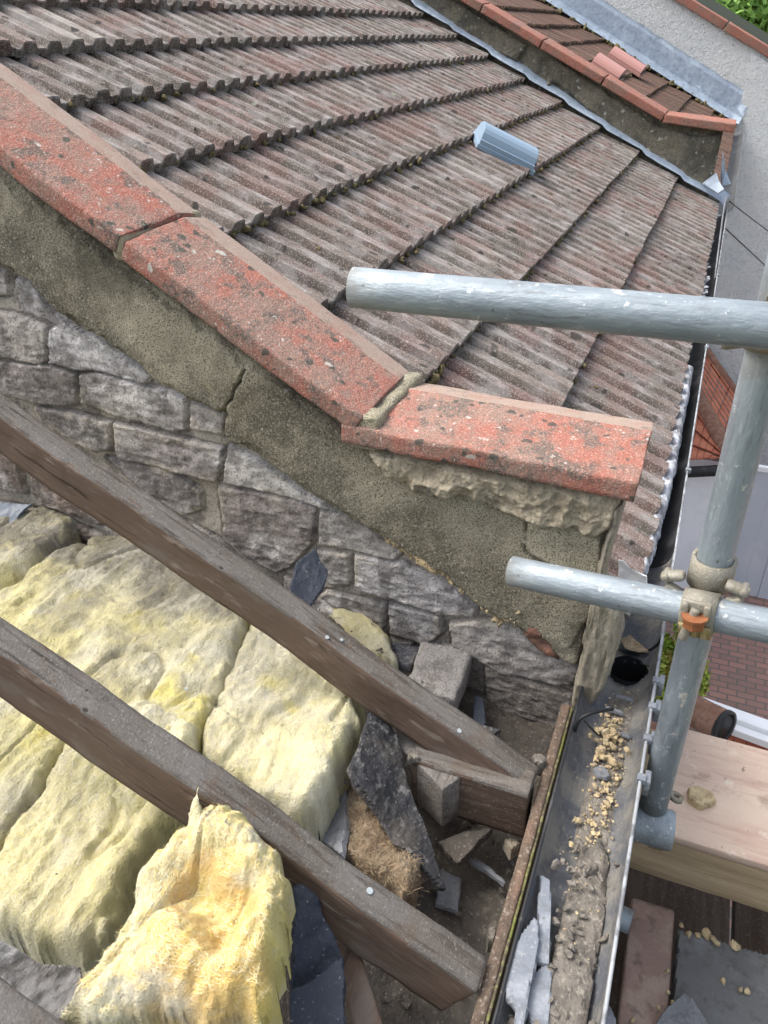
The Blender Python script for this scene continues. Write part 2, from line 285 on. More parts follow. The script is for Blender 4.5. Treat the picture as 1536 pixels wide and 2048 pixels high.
def sweep(prof, L, step, amp=0., nsc=20, seed=0, taper=None, endround=0, cap=True, amps=None):
    """closed profile (y,z) swept along local x from 0 to L; returns verts, faces"""
    prof = np.asarray(prof, float); n = len(prof); k = max(2, int(L / step) + 1); xs = np.linspace(0, L, k)
    if endround:
        xs = np.concatenate([[0, endround * .3, endround], xs[(xs > endround) & (xs < L - endround)], [L - endround, L - endround * .3, L]]); k = len(xs)
    c = prof.mean(0); vs = []
    for x in xs:
        p = prof.copy()
        e = min(x, L - x)
        if endround and e < endround: t = 1 - e / endround; s_ = endround * .45 * t * t; d_ = p - c; r_ = np.linalg.norm(d_, axis=1, keepdims=True); p = c + d_ * (1 - s_ / np.maximum(r_, 1e-6))
        if taper: p = taper(x, p)
        vs.append(np.column_stack([np.full(n, x), p]))
    v = np.concatenate(vs)
    if amp:
        d_ = v[:, 1:] - c; d_ = d_ / np.maximum(np.linalg.norm(d_, axis=1, keepdims=True), 1e-6)
        nn = fbm(v, nsc, 4, seed=seed); v[:, 1:] += d_ * (nn * amp)[:, None]
        v[:, 0] += fbm(v + 5, nsc, 3, seed=seed + 3) * amp * ((v[:, 0] < 1e-4) | (v[:, 0] > L - 1e-4))
    f = [(i * n + j, i * n + (j + 1) % n, (i + 1) * n + (j + 1) % n, (i + 1) * n + j) for i in range(k - 1) for j in range(n)]
    if cap: f += [tuple(range(n))[::-1], tuple(range((k - 1) * n, k * n))]
    return v, f
def xf(v, mx): a = np.array(mx); return v @ a[:3, :3].T + a[:3, 3]
def join(parts):
    vs = []; fs = []; o = 0
    for v, f in parts:
        vs.append(np.asarray(v)); fs += [tuple(int(i) + o for i in a) for a in f]; o += len(v)
    return np.concatenate(vs), fs
def boxm(x0, x1, y0, y1, z0, z1, r=0.):
    v, f = sweep(rrect(y1 - y0, z1 - z0, max(r, 1e-4), 2), x1 - x0, 1e9, endround=r if r else 0)
    return v + V([x0, (y0 + y1) / 2, (z0 + z1) / 2]), f
def pillow(name, poly, plane, mt, res, hf, parent=None, world_mx=None, colf=None, skirt=.01, smooth=True, under=None, rag=0.):
    """height field over a polygon (list of world points) lying in plane (O, A, B, N)"""
    O, A, B, N = plane; pl = np.array([[(p - O) @ A, (p - O) @ B] for p in poly])
    lo = pl.min(0) - res; hi = pl.max(0) + res; nx = int((hi[0] - lo[0]) / res) + 2; ny = int((hi[1] - lo[1]) / res) + 2
    gx, gy = np.meshgrid(lo[0] + np.arange(nx) * res, lo[1] + np.arange(ny) * res, indexing='ij'); P = np.column_stack([gx.ravel(), gy.ravel()])
    wb = lambda Pq: np.column_stack([fbm(np.column_stack([Pq, Pq[:, 0] * 0]), 40, 4, seed=2), fbm(np.column_stack([Pq, Pq[:, 0] * 0 + 9]), 40, 4, seed=4)]) * (rag or res * 1.2)
    sd = sdist(P + wb(P), pl); near = (sd < 0) & (sd > -res * 3)
    for _ in range(2):
        Pn = P[near]; s0 = sdist(Pn + wb(Pn), pl); e_ = res * .5
        gx_ = (sdist(Pn + V([e_, 0]) + wb(Pn + V([e_, 0])), pl) - s0) / e_; gy_ = (sdist(Pn + V([0, e_]) + wb(Pn + V([0, e_])), pl) - s0) / e_; g2 = np.maximum(gx_ ** 2 + gy_ ** 2, .25)
        mv = np.column_stack([gx_, gy_]) * np.clip(-s0 / g2, 0, res * 1.6)[:, None]; P[near] = Pn + mv
    W3 = O + P[:, :1] * A + P[:, 1:] * B
    h = hf(P, sd, W3)
    h = np.where(sd < 0, -skirt if under is None else under, h)
    v = W3 + h[:, None] * N
    idx = np.arange(nx * ny).reshape(nx, ny); q = np.stack([idx[:-1, :-1], idx[1:, :-1], idx[1:, 1:], idx[:-1, 1:]], -1).reshape(-1, 4)
    keep = (sd[q] > -res * 1.5).all(1) & (sd[q] > 0).any(1); q = q[keep]
    used = np.unique(q); mp = -np.ones(nx * ny, int); mp[used] = np.arange(len(used)); q = mp[q]
    if np.dot(np.cross(A, B), N) < 0: q = q[:, ::-1]
    c = colf(P[used], sd[used], W3[used], h[used]) if colf else None
    return mesh(name, v[used], q, mt, parent, smooth, c, mx=world_mx), v[used]
def flat(z): return (V([0, 0, z + H]), V([1., 0, 0]), V([0, 1., 0]), V([0, 0, 1.]))
def wallp(x): return (V([x, 0, H]), V([0, 1., 0]), V([0, 0, 1.]), V([-1., 0, 0]))
def chunk(c, r, seed, sq=(1, 1, 1), sub=2):
    sub = max(sub, 2) if r > .003 else sub
    import bmesh
    b = bmesh.new(); bmesh.ops.create_icosphere(b, subdivisions=sub, radius=1)
    v = np.array([q.co[:] for q in b.verts]); f = [tuple(q.index for q in p.verts) for p in b.faces]; b.free()
    pn = np.random.default_rng(seed).normal(size=(7, 3)); pn /= np.linalg.norm(pn, axis=1, keepdims=True)
    for q in pn: e_ = v @ q - .45; v = v - np.maximum(e_, 0)[:, None] * q
    v *= (1.15 + .5 * fbm(v, 1.1, 2, seed=seed))[:, None]
    v = v * V(sq) * r; a = seed * 1.7; rot = np.array(Matrix.Rotation(a, 3, 'Z') @ Matrix.Rotation(a * .6, 3, 'X'))
    return v @ rot.T + V(c), f
def grp_chunks(spec): return join([chunk(*s) for s in spec])
def strands(pts, n, ln, w, seed, up=V([0, 0, 1.]), spread=.9):
    r = np.random.default_rng(seed); P = pts[r.integers(0, len(pts), n)]; d = r.normal(size=(n, 3)) * spread + up; d /= np.linalg.norm(d, axis=1, keepdims=True)
    b = r.normal(size=(n, 3)); L = ln * r.uniform(.3, 1, n)[:, None]; side = np.cross(d, b); side /= np.linalg.norm(side, axis=1, keepdims=True)
    q = []
    for t in (0, .35, .7, 1.):
        c = P + d * L * t + b * L * .35 * t * t; q += [c - side * w * (1 - t * .6), c + side * w * (1 - t * .6)]
    v = np.stack(q, 1).reshape(-1, 3); o = np.arange(n)[:, None] * 8
    f = np.concatenate([o + V([0, 1, 3, 2]), o + V([2, 3, 5, 4]), o + V([4, 5, 7, 6])]).astype(int); return v, f
# ================================================================== SETTING
def sheet(name, x0, x1, y0, y1, z, mt):
    return tag(mesh(name, V([[x0, y0, z], [x1, y0, z], [x1, y1, z], [x0, y1, z]]), [(0, 1, 2, 3)], mt, smooth=False), kind='structure')
M['ground'] = mat('garden_ground', (.09, .11, .05), [('n', 1.2, .4, .65, (.14, .13, .09), .8), ('n', 9, .5, .65, (.06, .09, .03), .7)])
sheet('ground', -300, 500, -400, 400, 0, M['ground'])
sheet('paving', 2, 30, -16, -.2, .004, M['paving'])
# ================================================================== RIBBED TILE ROOF
SL = [-.476, -.142, .174, .492, .81, 1.105, 1.405, 1.665, 1.94, 2.22, 2.51, 2.81]
PU = V([0, .002, .018, .028, .046, .072, .082, .100, .118, .128, .15, .172, .182, .197, .1985, .2])
PH = V([-.002, 0, 0, .019, .021, .020, .001, 0, .001, .019, .021, .019, .001, 0, -.005, -.005])
def tiles(name, X0, X1, mt, parent, palette, seed, offp=0., SLs=SL, half=None):
    r = np.random.default_rng(seed); vs = []; fs = []; cs = []; o = 0; n = len(PU); nt_ = int((X1 - X0) / .2) + 1
    for ci, s0 in enumerate(SLs):
        s1 = SLs[ci + 1] if ci + 1 < len(SLs) else s0 + .31
        g = s1 - s0; rows = [0, .003, .012, .05, .12, .2, g, g + .05]
        for k in range(nt_):
            xa = X0 + k * .2
            w = min(.2, X1 - xa)
            if w < .02: continue
            j = r.normal(0, .0025); tl = r.normal(0, .0022); c = V(palette[r.integers(len(palette))]) * r.uniform(.62, 1.0) * V([1.05, 1., .96])
            sk = r.normal(0, .0015)
            U = xa + np.minimum(PU, w); vv = []
            def P(u, s, h): return V([u * 0, u * 0, u * 0]).T + np.outer(u, V([1, 0, 0])) + np.outer(s, UPS) + np.outer(h, NR)
            z0 = -.012 + offp
            for ri, a in enumerate(rows):
                dip = (-.003 if ri == 0 else 0)
                ht = PH * (1.0 if ri > 0 else .9) + z0 + tl + dip - .037 * a / max(g, .1) + sk * (PU - .1) * 8
                vv.append(P(U, np.full(n, s0 + a + j), ht))
            front = P(U, np.full(n, s0 + j + .001), np.full(n, z0 - .024 + tl))
            back = P(U, np.full(n, s0 + j + .03), np.full(n, z0 - .026 + tl))
            allv = np.concatenate([back, front] + vv); allv[:, :] += (fbm(allv, 70, 2, seed=3) * .0012)[:, None] * NR
            m_ = len(rows) + 2
            for a in range(m_ - 1):
                for b in range(n - 1):
                    fs.append((o + a * n + b, o + a * n + b + 1, o + (a + 1) * n + b + 1, o + (a + 1) * n + b))
            fs.append(tuple(o + a * n for a in range(m_))[::-1]) ; fs.append(tuple(o + a * n + n - 1 for a in range(m_)))
            vs.append(allv); gr = .60 + .50 * ss(PH, .002, .018); gr = gr * (1 + r.normal(0, .06)); cs.append(c * np.tile(gr, m_)[:, None] * np.repeat(V([.5, .5, .62] + [1.] * (m_ - 3)), n)[:, None]); o += len(allv)  # course shadow painted into front-edge colour; valleys darkened as dirt plus rib shading
    v = np.concatenate(vs); v[:, 2] += H; v += NR * (-DR)
    return mesh(name, v, fs, mt, parent, False, np.concatenate(cs))
PAL = [(.17, .14, .125), (.185, .145, .13), (.165, .145, .13), (.16, .145, .13), (.195, .14, .13), (.18, .155, .14), (.145, .125, .115), (.19, .15, .135), (.24, .23, .215), (.17, .145, .13), (.15, .13, .12)]
mid = thing('terraced_house', 'terraced house between two parapets with a broad roof of weathered ribbed concrete tiles', 'house', (3.5, 0, 0))
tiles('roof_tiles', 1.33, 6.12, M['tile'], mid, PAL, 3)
# underlay so nothing shows through between tiles
def slab(name, X0, X1, s0, s1, off, th, mt, parent):
    v = V([roof(x, s, o_) for o_ in (off, off - th) for x, s in ((X0, s0), (X1, s0), (X1, s1), (X0, s1))])
    return mesh(name, v, [(0, 1, 2, 3), (7, 6, 5, 4), (0, 4, 5, 1), (1, 5, 6, 2), (2, 6, 7, 3), (3, 7, 4, 0)], mt, parent, False)
slab('roof_boarding', 1.2, 6.3, -.40, 3.3, -.055, .03, M['darkwood'], mid)
def wallbox(name, x0, x1, y0, y1, z0, z1, mt, parent): v, f = boxm(x0, x1, y0, y1, z0, z1); return mesh(name, v, f, mt, parent, False)
wallbox('front_wall', 1.36, 6.3, .13, .38, 0, H - 1.16, M['white'], mid)
wallbox('fascia_board', 1.37, 6.0, .085, .105, H - 1.17, H - 1.055, M['darkwood'], mid)
# moss along the course edges and on the ribs
sp = []
for i in range(420):
    ci = random.choice([1, 2, 2, 3, 3, 4, 4, 4, 5, 6]); X = random.uniform(1.5, 6); s = SL[ci] + random.gauss(0, .004) - .004
    rr_ = random.uniform(.005, .013) * (1.5 if random.random() < .1 else 1)
    sp.append((roof(X, s, -.022), rr_, i, (1, 1, .75), 1))
for i in range(60):
    sp.append((roof(random.uniform(1.5, 6), random.uniform(-.4, 2.4), -.012), random.uniform(.004, .009), i + 300, (1.2, 1, .4), 1))
v, f = grp_chunks(sp); tag(mesh('moss', v, f, M['moss'], mid), kind='stuff')
# curled bits of dry lichen that stand on the tiles as little rims
# roof vent
def vent(name, label, P, d, L, wd, hgt, mt, loc_parent):
    d = Vector(d); mx = frame(P, d, tuple(NR)); t = thing(name, label, 'roof vent', mx=mx)
    prof = [(wd / 2, 0), (wd / 2, hgt * .32), (wd / 2 - .010, hgt * .36)] + [(math.cos(a) * (wd / 2 - .012), hgt * .36 + math.sin(a) * hgt * .64) for a in np.linspace(.15, math.pi - .15, 9)] + [(-wd / 2 + .010, hgt * .36), (-wd / 2, hgt * .32), (-wd / 2, 0)]
    v, f = sweep(prof, L, .04, endround=.004); mesh('hood', v, f, mt, t, False, world=False)
    v, f = boxm(-.012, L + .004, -wd / 2 - .006, wd / 2 + .006, -.014, .008, .002); mesh('base_plate', v, f, mt, t, False, world=False)
    v, f = boxm(-.004, .0005, -wd / 2 + .012, wd / 2 - .012, .006, hgt * .5, 0); mesh('grille', v, f, M['pvc'], t, False, world=False)
    return t
pv0 = ar(1058, 331, .0); pv1 = ar(952, 278, .0)
vent('roof_vent', 'blue grey plastic roof vent hood standing on the ribbed tiles', pv0, pv1 - pv0, float(np.linalg.norm(pv1 - pv0)), .165, .082, M['vent'], mid)
# lead flashing against the far parapet
def ribbon(name, pts_a, pts_b, mt, parent, sub=6, wav=.006, th=.004, seed=1):
    A = []; B = []
    for L_, O in ((pts_a, A), (pts_b, B)):
        for i in range(len(L_) - 1):
            for k in range(sub): O.append(L_[i] + (L_[i + 1] - L_[i]) * k / sub)
        O.append(L_[-1])
    A = V(A); B = V(B); nr = 5; rows = [A + (B - A) * t for t in np.linspace(0, 1, nr)]; v = np.concatenate(rows); n = len(A)
    v[:, 2] += fbm(v, 9, 3, seed=seed) * wav
    v2 = v - V([0, 0, th]); q = [(i * n + j, i * n + j + 1, (i + 1) * n + j + 1, (i + 1) * n + j) for i in range(nr - 1) for j in range(n - 1)]
    m_ = len(v); fs = q + [tuple(x + m_ for x in a[::-1]) for a in q]
    ed = [(j, j + 1) for j in range(n - 1)] + [((nr - 1) * n + j + 1, (nr - 1) * n + j) for j in range(n - 1)] + [(i * n, (i + 1) * n) for i in range(nr - 1)] + [((i + 1) * n + n - 1, i * n + n - 1) for i in range(nr - 1)]
    fs += [(a, a + m_, b + m_, b) for a, b in ed]
    return mesh(name, np.concatenate([v, v2]), fs, mt, parent, True)
ss_ = np.arange(-.50, 3.2, .045)
lo = [roof(5.96 + .012 * math.sin(s * 9), s, .012 + .016 * (1 - ((s + .476) / .317 % 1))) for s in ss_]
hi = [roof(6.07, s, .075) for s in ss_]
ribbon('lead_flashing', lo, hi, M['lead'], mid, 1, .004)
# ================================================================== PARAPET WALLS
def coping_run(parent, xn, pts, width, h, mt, joints, noise=.003, step=.012, kink=True):
    """pts: near lower edge, from the eaves end upwards; joints: lengths of the stones"""
    return
def stone(parent, Pa, Pb, w, h, mt, seed, amp=.003, step=.012, name='coping_stone', chamfer=.095):
    Pa = V(Pa); Pb = V(Pb); d = Pb - Pa; L = float(np.linalg.norm(d)); mx = frame(Pa, d)
    prof = [(-.003, 0), (0, .003), (0, .009), (0, h - .009), (0, h - .0025), (-.0025, h), (-.010, h + .0005), (-w + chamfer + .01, h + .0112), (-w + chamfer, h + .012), (-w + chamfer - .01, h + .0105), (-w + chamfer * .12, h * .75), (-w, h * .3), (-w, 0)]
    v, f = sweep(resamp(prof, step), L, step, amp * .8, 24, seed, endround=.003)
    v = xf(v, mx); v += fbm(v, 9, 2, seed=seed + 9)[:, None] * amp * .8 * V([1, .3, 1])
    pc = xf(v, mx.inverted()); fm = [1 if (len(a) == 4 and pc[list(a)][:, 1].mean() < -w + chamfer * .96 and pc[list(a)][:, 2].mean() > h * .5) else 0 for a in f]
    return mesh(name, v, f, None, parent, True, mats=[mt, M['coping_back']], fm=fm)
par = thing('parapet_wall', 'near brick parapet with cracked cement band under red coping stones', 'parapet', ax(1161, 1300, 1.15) * V([1, 1, 0]) + V([0, 0, 0]))
XC = 1.1
ja = ax(704, 868, XC); jb = ax(236, 514, XC); dd = (jb - ja) / np.linalg.norm(jb - ja); LA = np.linalg.norm(jb - ja)
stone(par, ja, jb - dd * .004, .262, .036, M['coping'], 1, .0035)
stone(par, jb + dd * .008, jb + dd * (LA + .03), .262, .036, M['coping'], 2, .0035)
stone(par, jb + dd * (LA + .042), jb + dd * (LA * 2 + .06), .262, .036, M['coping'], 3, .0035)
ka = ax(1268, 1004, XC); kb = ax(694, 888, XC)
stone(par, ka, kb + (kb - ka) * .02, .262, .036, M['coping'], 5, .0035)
# mortar joints
def rough_box(parent, x0, x1, y0, y1, z0, z1, mt, seed, amp, name, rx=0):
    v, f = sweep(resamp(rrect(y1 - y0, z1 - z0, .008, 2), .008), x1 - x0, .01, amp, 30, seed, endround=.008)
    v = v + V([x0, (y0 + y1) / 2, (z0 + z1) / 2]); return mesh(name, v, f, mt, parent, True, np.tile(V([.34, .31, .22]), (len(v), 1)))
top = ja + V([0, 0, .03])
pj = V([ja[1], ja[2]])
rough_box(par, XC + .006, XC + .250, ja[1] - .045, ja[1] + .012, ja[2] - .03, ja[2] + .030, M['render'], 3, .009, 'joint_mortar')
rough_box(par, XC + .004, XC + .25, jb[1] - .012, jb[1] + .014, jb[2] - .01, jb[2] + .036, M['mortar'], 5, .003, 'joint_mortar')
# core of the wall
yA = ka[1] + .05; core = [(yA, H - 1.5), (yA - .012, ka[2] - .012), (kb[1] - .02, kb[2] - .012), (ja[1] + .02, ja[2] - .004)]
top_e = jb + dd * (LA * 2.2 + .1); core += [(top_e[1], top_e[2] - .012), (top_e[1], 0), (yA, 0)]
def prism(poly, x0, x1):
    n = len(poly); v = V([[x, a, b] for x in (x0, x1) for a, b in poly]); f = [tuple(range(n))[::-1], tuple(range(n, 2 * n))] + [(i, (i + 1) % n, (i + 1) % n + n, i + n) for i in range(n)]
    return v, f
v, f = prism(core, 1.175, 1.345); mesh('wall_core', v, f, M['render'], par, False, np.tile(V([.2, .18, .13]), (len(v), 1)))
BR = [  # outlines of the exposed bricks
 [(32,558),(62,560),(95,610),(140,645),(133,650),(107,645),(45,622)], [(-30,520),(18,542),(20,590),(-30,590)],
 [(-30,620),(38,630),(98,656),(101,718),(91,724),(-30,706)], [(104,660),(130,646),(198,669),(247,708),(309,747),(296,763),(208,741),(156,737),(107,721)],
 [(-30,715),(0,721),(107,728),(156,747),(163,803),(140,809),(72,803),(-30,775)], [(166,747),(202,744),(293,770),(376,793),(376,858),(351,860),(241,831),(169,803)],
 [(386,800),(456,825),(450,866),(386,852)], [(72,812),(156,824),(222,845),(224,902),(182,895),(117,857)],
 [(230,845),(325,866),(450,896),(439,960),(358,940),(237,914)], [(460,890),(515,915),(606,978),(683,1023),(640,1010),(560,985),(450,962)],
 [(212,914),(355,943),(404,979),(407,1018),(368,1028),(286,980)], [(440,968),(600,1000),(632,1016),(628,1081),(582,1133),(556,1143),(488,1106),(450,1070)],
 [(642,1020),(680,1026),(742,1055),(805,1102),(790,1118),(706,1099),(640,1085)], [(634,1100),(700,1107),(700,1166),(657,1166),(641,1132)],
 [(712,1109),(807,1126),(860,1152),(920,1180),(956,1212),(948,1230),(881,1222),(800,1199),(712,1170)],
 [(654,1182),(772,1207),(770,1250),(742,1247),(693,1221),(640,1192)], [(779,1206),(882,1227),(888,1260),(856,1283),(784,1260)],
 [(901,1244),(969,1238),(1041,1258),(1158,1330),(1152,1356),(1139,1369),(995,1336),(907,1287)], [(779,1270),(828,1279),(818,1312),(790,1312)],
 [(972,1326),(1145,1388),(1150,1414),(1125,1430),(1095,1490),(976,1450)],
 [(-30,880),(40,925),(55,985),(-30,965)], [(62,945),(150,1000),(205,1050),(95,1010),(66,985)], [(-30,1000),(90,1020),(210,1070),(200,1085),(-30,1040)],
 [(570,1150),(640,1195),(690,1230),(690,1262),(580,1240)], [(300,1010),(360,1035),(440,1075),(480,1120),(380,1100),(310,1050)]]
BC = [(.22, .215, .22), (.16, .15, .145), (.20, .185, .17), (.26, .26, .27), (.16, .145, .14), (.22, .205, .20), (.24, .20, .18), (.12, .11, .105), (.165, .15, .15), (.25, .245, .24),
      (.14, .125, .13), (.145, .125, .12), (.25, .235, .22), (.16, .15, .145), (.20, .195, .20), (.155, .145, .14), (.15, .15, .155), (.21, .195, .175), (.09, .095, .11), (.14, .125, .11),
      (.12, .085, .065), (.13, .09, .07), (.10, .075, .06), (.16, .15, .14), (.10, .095, .09)]
XB = 1.165; O, A, B, N = wallp(XB)
bp = [np.array([[(ax(x, y, XB) - O) @ A, (ax(x, y, XB) - O) @ B] for x, y in b]) for b in BR]
cache = {}
def wall_h(P, sd, W3):
    Q = np.column_stack([P, P[:, 0] * 0]); warp = np.column_stack([fbm(Q, 35, 3, seed=7), fbm(Q + 3, 35, 3, seed=8)]) * .0024
    best = np.full(len(P), -1.); bi = np.full(len(P), -1)
    for i, b in enumerate(bp):
        lo_, hi_ = b.min(0) - .02, b.max(0) + .02; sel = ((P > lo_) & (P < hi_)).all(1)
        if not sel.any(): continue
        d = sdist(P[sel] + warp[sel], b); up = d > best[sel]; ix = np.nonzero(sel)[0][up]; best[ix] = d[up]; bi[ix] = i
    cache['best'] = best; cache['bi'] = bi; e = ss(best, -.005, -.0005)
    tilt = np.where(bi >= 0, fbm(np.column_stack([bi * 3.3, bi * 1.1, bi * .7]), 1, 1) * .004, 0)
    h = e * (.009 + tilt) + fbm(Q, 26, 5, seed=1) * (.0035 + .0005 * e) + fbm(Q * V([.45, 1, 1]), 70, 4, seed=5, ridge=True) * .0034 * e - .006 * ss(fbm(Q, 16, 3, seed=61), .2, .6) * e
    dip = np.exp(-(np.minimum(best, 0) + .003) ** 2 / .00001) * .009 * ((best < 0) & (best > -.012)); cache['P'] = P
    return h + fbm(Q, 6, 2, seed=12) * .006 - dip
def wall_c(P, sd, W3, h):
    key = {}; full = cache['P']; 
    ii = np.round((P - full[0]) / .0035).astype(int); ny = int(np.round((full[:, 1].max() - full[0, 1]) / .0035)) + 1; k = ii[:, 0] * ny + ii[:, 1]
    b = cache['best'][k]; bi = cache['bi'][k]; e = ss(b, -.0055, -.001)[:, None]
    c = V(BC)[np.clip(bi, 0, len(BC) - 1)]; Q = np.column_stack([P, P[:, 0] * 0]); n = fbm(Q, 14, 4, seed=31)[:, None]
    mort = V([.34, .31, .27]) * (1 + .25 * n); low = ss(-P[:, 1], .95, 1.12)[:, None]; mort = mort * (1 - low * .45)
    pale = ss(fbm(Q, 9, 3, seed=44), .08, .5)[:, None]; c = c * (1 + .3 * n); c = c + (V([.38, .375, .37]) - c) * pale * .6; soot = ss(fbm(Q, 6, 3, seed=51), .05, .4)[:, None]; c = c * (1 - .3 * soot); c = (c * .55 + c.mean(1, keepdims=True) * .45) * V([1.03, 1., .975])
    sc = ss(fbm(Q * V([.5, 1, 1]), 60, 3, seed=71, ridge=True), .25, .7)[:, None]; c = c * (1 + .5 * sc)
    sm = ss(fbm(Q, 14, 4, seed=81), .02, .25)[:, None] * ss(-b, -.016, -.004)[:, None]; c = c + (mort * .9 - c) * sm * .8
    return (mort * 1.2 * (1 - e) + c * 1.5 * e)
wp = [ax(x, y, XB) for x, y in [(-170, 200), (700, 850), (1236, 985), (1162, 1330), (1150, 1430), (1120, 1560), (1000, 1590), (700, 1390), (-170, 1130)]]
pillow('brickwork', wp, (O, A, B, N), M['brick'], .0035, wall_h, par, colf=wall_c, skirt=.0)
# cement band
RB = [(-170, 170), (0, 320), (690, 850), (760, 880), (1238, 985), (1232, 1030), (1205, 1150), (1168, 1290), (1160, 1328), (1090, 1285), (1045, 1258), (1020, 1240), (1004, 1238), (985, 1226), (955, 1205), (925, 1170), (870, 1140),
      (812, 1105), (752, 1062), (692, 1026), (622, 985), (570, 945), (522, 907), (470, 882), (448, 868), (455, 826), (420, 812), (385, 800), (365, 785), (332, 768), (300, 738), (250, 706), (200, 668), (140, 638), (100, 598), (60, 556), (30, 545), (0, 532), (-170, 400)]
XR = 1.155
crack = [[(499, 733), (494, 752), (481, 768), (473, 790), (462, 802), (456, 830)], [(1058, 1028), (1055, 1052)], [(1052, 1078), (1056, 1092), (1075, 1108), (1098, 1118)], [(1058, 1060), (1052, 1078)], [(880, 978), (940, 992), (1056, 1030)]]
def band_h(P, sd, W3):
    Q = np.column_stack([P, P[:, 0] * 0]); h = .021 * ss(sd, -.001, .007) + fbm(Q, 9, 4, seed=3) * .004 + fbm(Q, 60, 3, seed=9) * .0014
    for ln, w_, dp in zip(crack, (.0016, .0016, .0013, .0008, .0008), (.02, .02, .015, .006, .004)):
        l2 = [V([(ax(x, y, XR) - O2) @ A, (ax(x, y, XR) - O2) @ B]) for x, y in ln]
        d = pdist(P + np.column_stack([fbm(Q, 60, 2, seed=5), fbm(Q, 60, 2, seed=6)]) * .003, l2); h -= dp * np.exp(-(d / w_) ** 2)
    pt = sdist(P, V([[(ax(x, y, XR) - O2) @ A, (ax(x, y, XR) - O2) @ B] for x, y in PATCH])); h += .004 * ss(pt, 0, .004); h -= .009 * ss(.014 - sd + .022 * fbm(Q, 30, 3, seed=41), 0, .006); cache['pt'] = pt; cache['P2'] = P
    return h
PATCH = [(1056, 1034), (1100, 1022), (1170, 1045), (1208, 1066), (1206, 1100), (1198, 1150), (1150, 1135), (1100, 1115), (1068, 1098), (1054, 1078), (1062, 1060)]
O2 = wallp(XR)[0]
def band_c(P, sd, W3, h):
    Q = np.column_stack([P, P[:, 0] * 0]); pt = sdist(P, V([[(ax(x, y, XR) - O2) @ A, (ax(x, y, XR) - O2) @ B] for x, y in PATCH]))
    n = fbm(Q, 5, 3, seed=3)[:, None]; c = V([.27, .245, .185]) + V([-.14, -.13, -.10]) * ss(n, .0, .45) + V([.10, .095, .08]) * ss(-n, .05, .4); dkb = (ss(sd, .0, .01) * (1 - ss(sd, .02, .05)))[:, None] * ss(fbm(Q, 4, 2, seed=19), -.3, .3)[:, None]; c = c * (1 - .5 * dkb)
    yel = ss(.008 - sd, 0, .01)[:, None] * ss(fbm(Q, 12, 2, seed=6), -.1, .3)[:, None]; c = c + (V([.42, .36, .2]) - c) * yel * .7
    ol = [V([(ax(x, y, XR) - O2) @ A, (ax(x, y, XR) - O2) @ B]) for x, y in [(742, 1058), (812, 1108), (870, 1145), (955, 1208), (1008, 1242)]]
    oc = ss(.021 - pdist(P, ol) + .02 * fbm(Q, 22, 4, seed=16), 0, .005)[:, None]; c = c + (V([.50, .38, .21]) * (1 + .4 * fbm(Q, 60, 2)[:, None]) - c) * oc * .85
    c = c * 1.35; pa = ss(pt, 0, .006)[:, None]; return c * (1 - pa) + V([.50, .46, .35]) * pa
pillow('cement_band', [ax(x, y, XR) for x, y in RB], wallp(XR), M['render'], .003, band_h, par, colf=band_c, skirt=.01)
# broken mortar bed under the lowest coping stone
def bed_h(P, sd, W3):
    Q = np.column_stack([P, P[:, 0] * 0]); return .010 + .020 * ss(sd, 0, .012) + fbm(Q, 26, 4, seed=21, ridge=True) * .021 + fbm(Q, 90, 3, seed=2) * .004
pillow('bedding_mortar', [ax(x, y, 1.15) for x, y in [(738, 880), (1000, 930), (1246, 975), (1238, 1032), (1215, 1052), (1190, 1066), (1150, 1040), (1100, 1048), (1060, 1024), (1010, 1012), (960, 990), (915, 982), (870, 984), (840, 972), (790, 950)]],
       wallp(1.15), M['mortar'], .0028, bed_h, par, colf=lambda P, sd, W3, h: (V([.40, .35, .26]) * (1 + .5 * fbm(np.column_stack([P, P[:, 0] * 0]), 30, 3, seed=5)[:, None])), skirt=.0)
sp = []
for i, (x, y, r_) in enumerate([(930, 958, .022), (955, 968, .02), (862, 950, .024), (830, 942, .018), (1020, 985, .013), (1060, 1000, .015), (1105, 985, .02), (1150, 1000, .016), (1190, 1012, .017), (1085, 1018, .012), (985, 975, .012), (1030, 1010, .010), (1220, 1020, .012), (800, 925, .013)]):
    sp.append((ax(x, y, 1.128), r_ * .8, i + 5, (.6, 1.2, .75), 3))
v, f = grp_chunks(sp); mesh('bedding_mortar', v, f, M['mortar'], par, True, np.tile(V([.42, .37, .28]), (len(v), 1)))
# loose yellow and rusty bits at the band's lower edge
sp = []
for i in range(46):
    t = random.random(); x = 760 + 200 * t + random.gauss(0, 5); y = 1065 + 130 * t + random.gauss(0, 5); sp.append((ax(x, y, 1.143), random.uniform(.003, .007), i, (.5, 1.3, .8), 2))
for i, (x, y, r_) in enumerate([(1022, 1198, .014), (1035, 1222, .018), (1012, 1228, .014), (990, 1240, .016), (965, 1215, .014), (945, 1190, .016), (1028, 1245, .013)]): sp.append((ax(x, y, 1.138), r_ * .62, i + 80, (.6, .8, 1.1), 2)); sp.append((ax(x + 9, y + 7, 1.138), r_ * .5, i + 180, (.6, 1.2, .8), 2))
v, f = grp_chunks(sp); mesh('broken_edge_mortar', v, f, M['crumb'], par, True)
M['redrub'] = mat('exposed_red_brick', (.20, .10, .07), [('n', 30, .45, .62, (.12, .08, .06), .8), ('n', 60, .55, .66, (.32, .2, .14), .6)], bumps=[('n', 90, .006)], rough=.95)
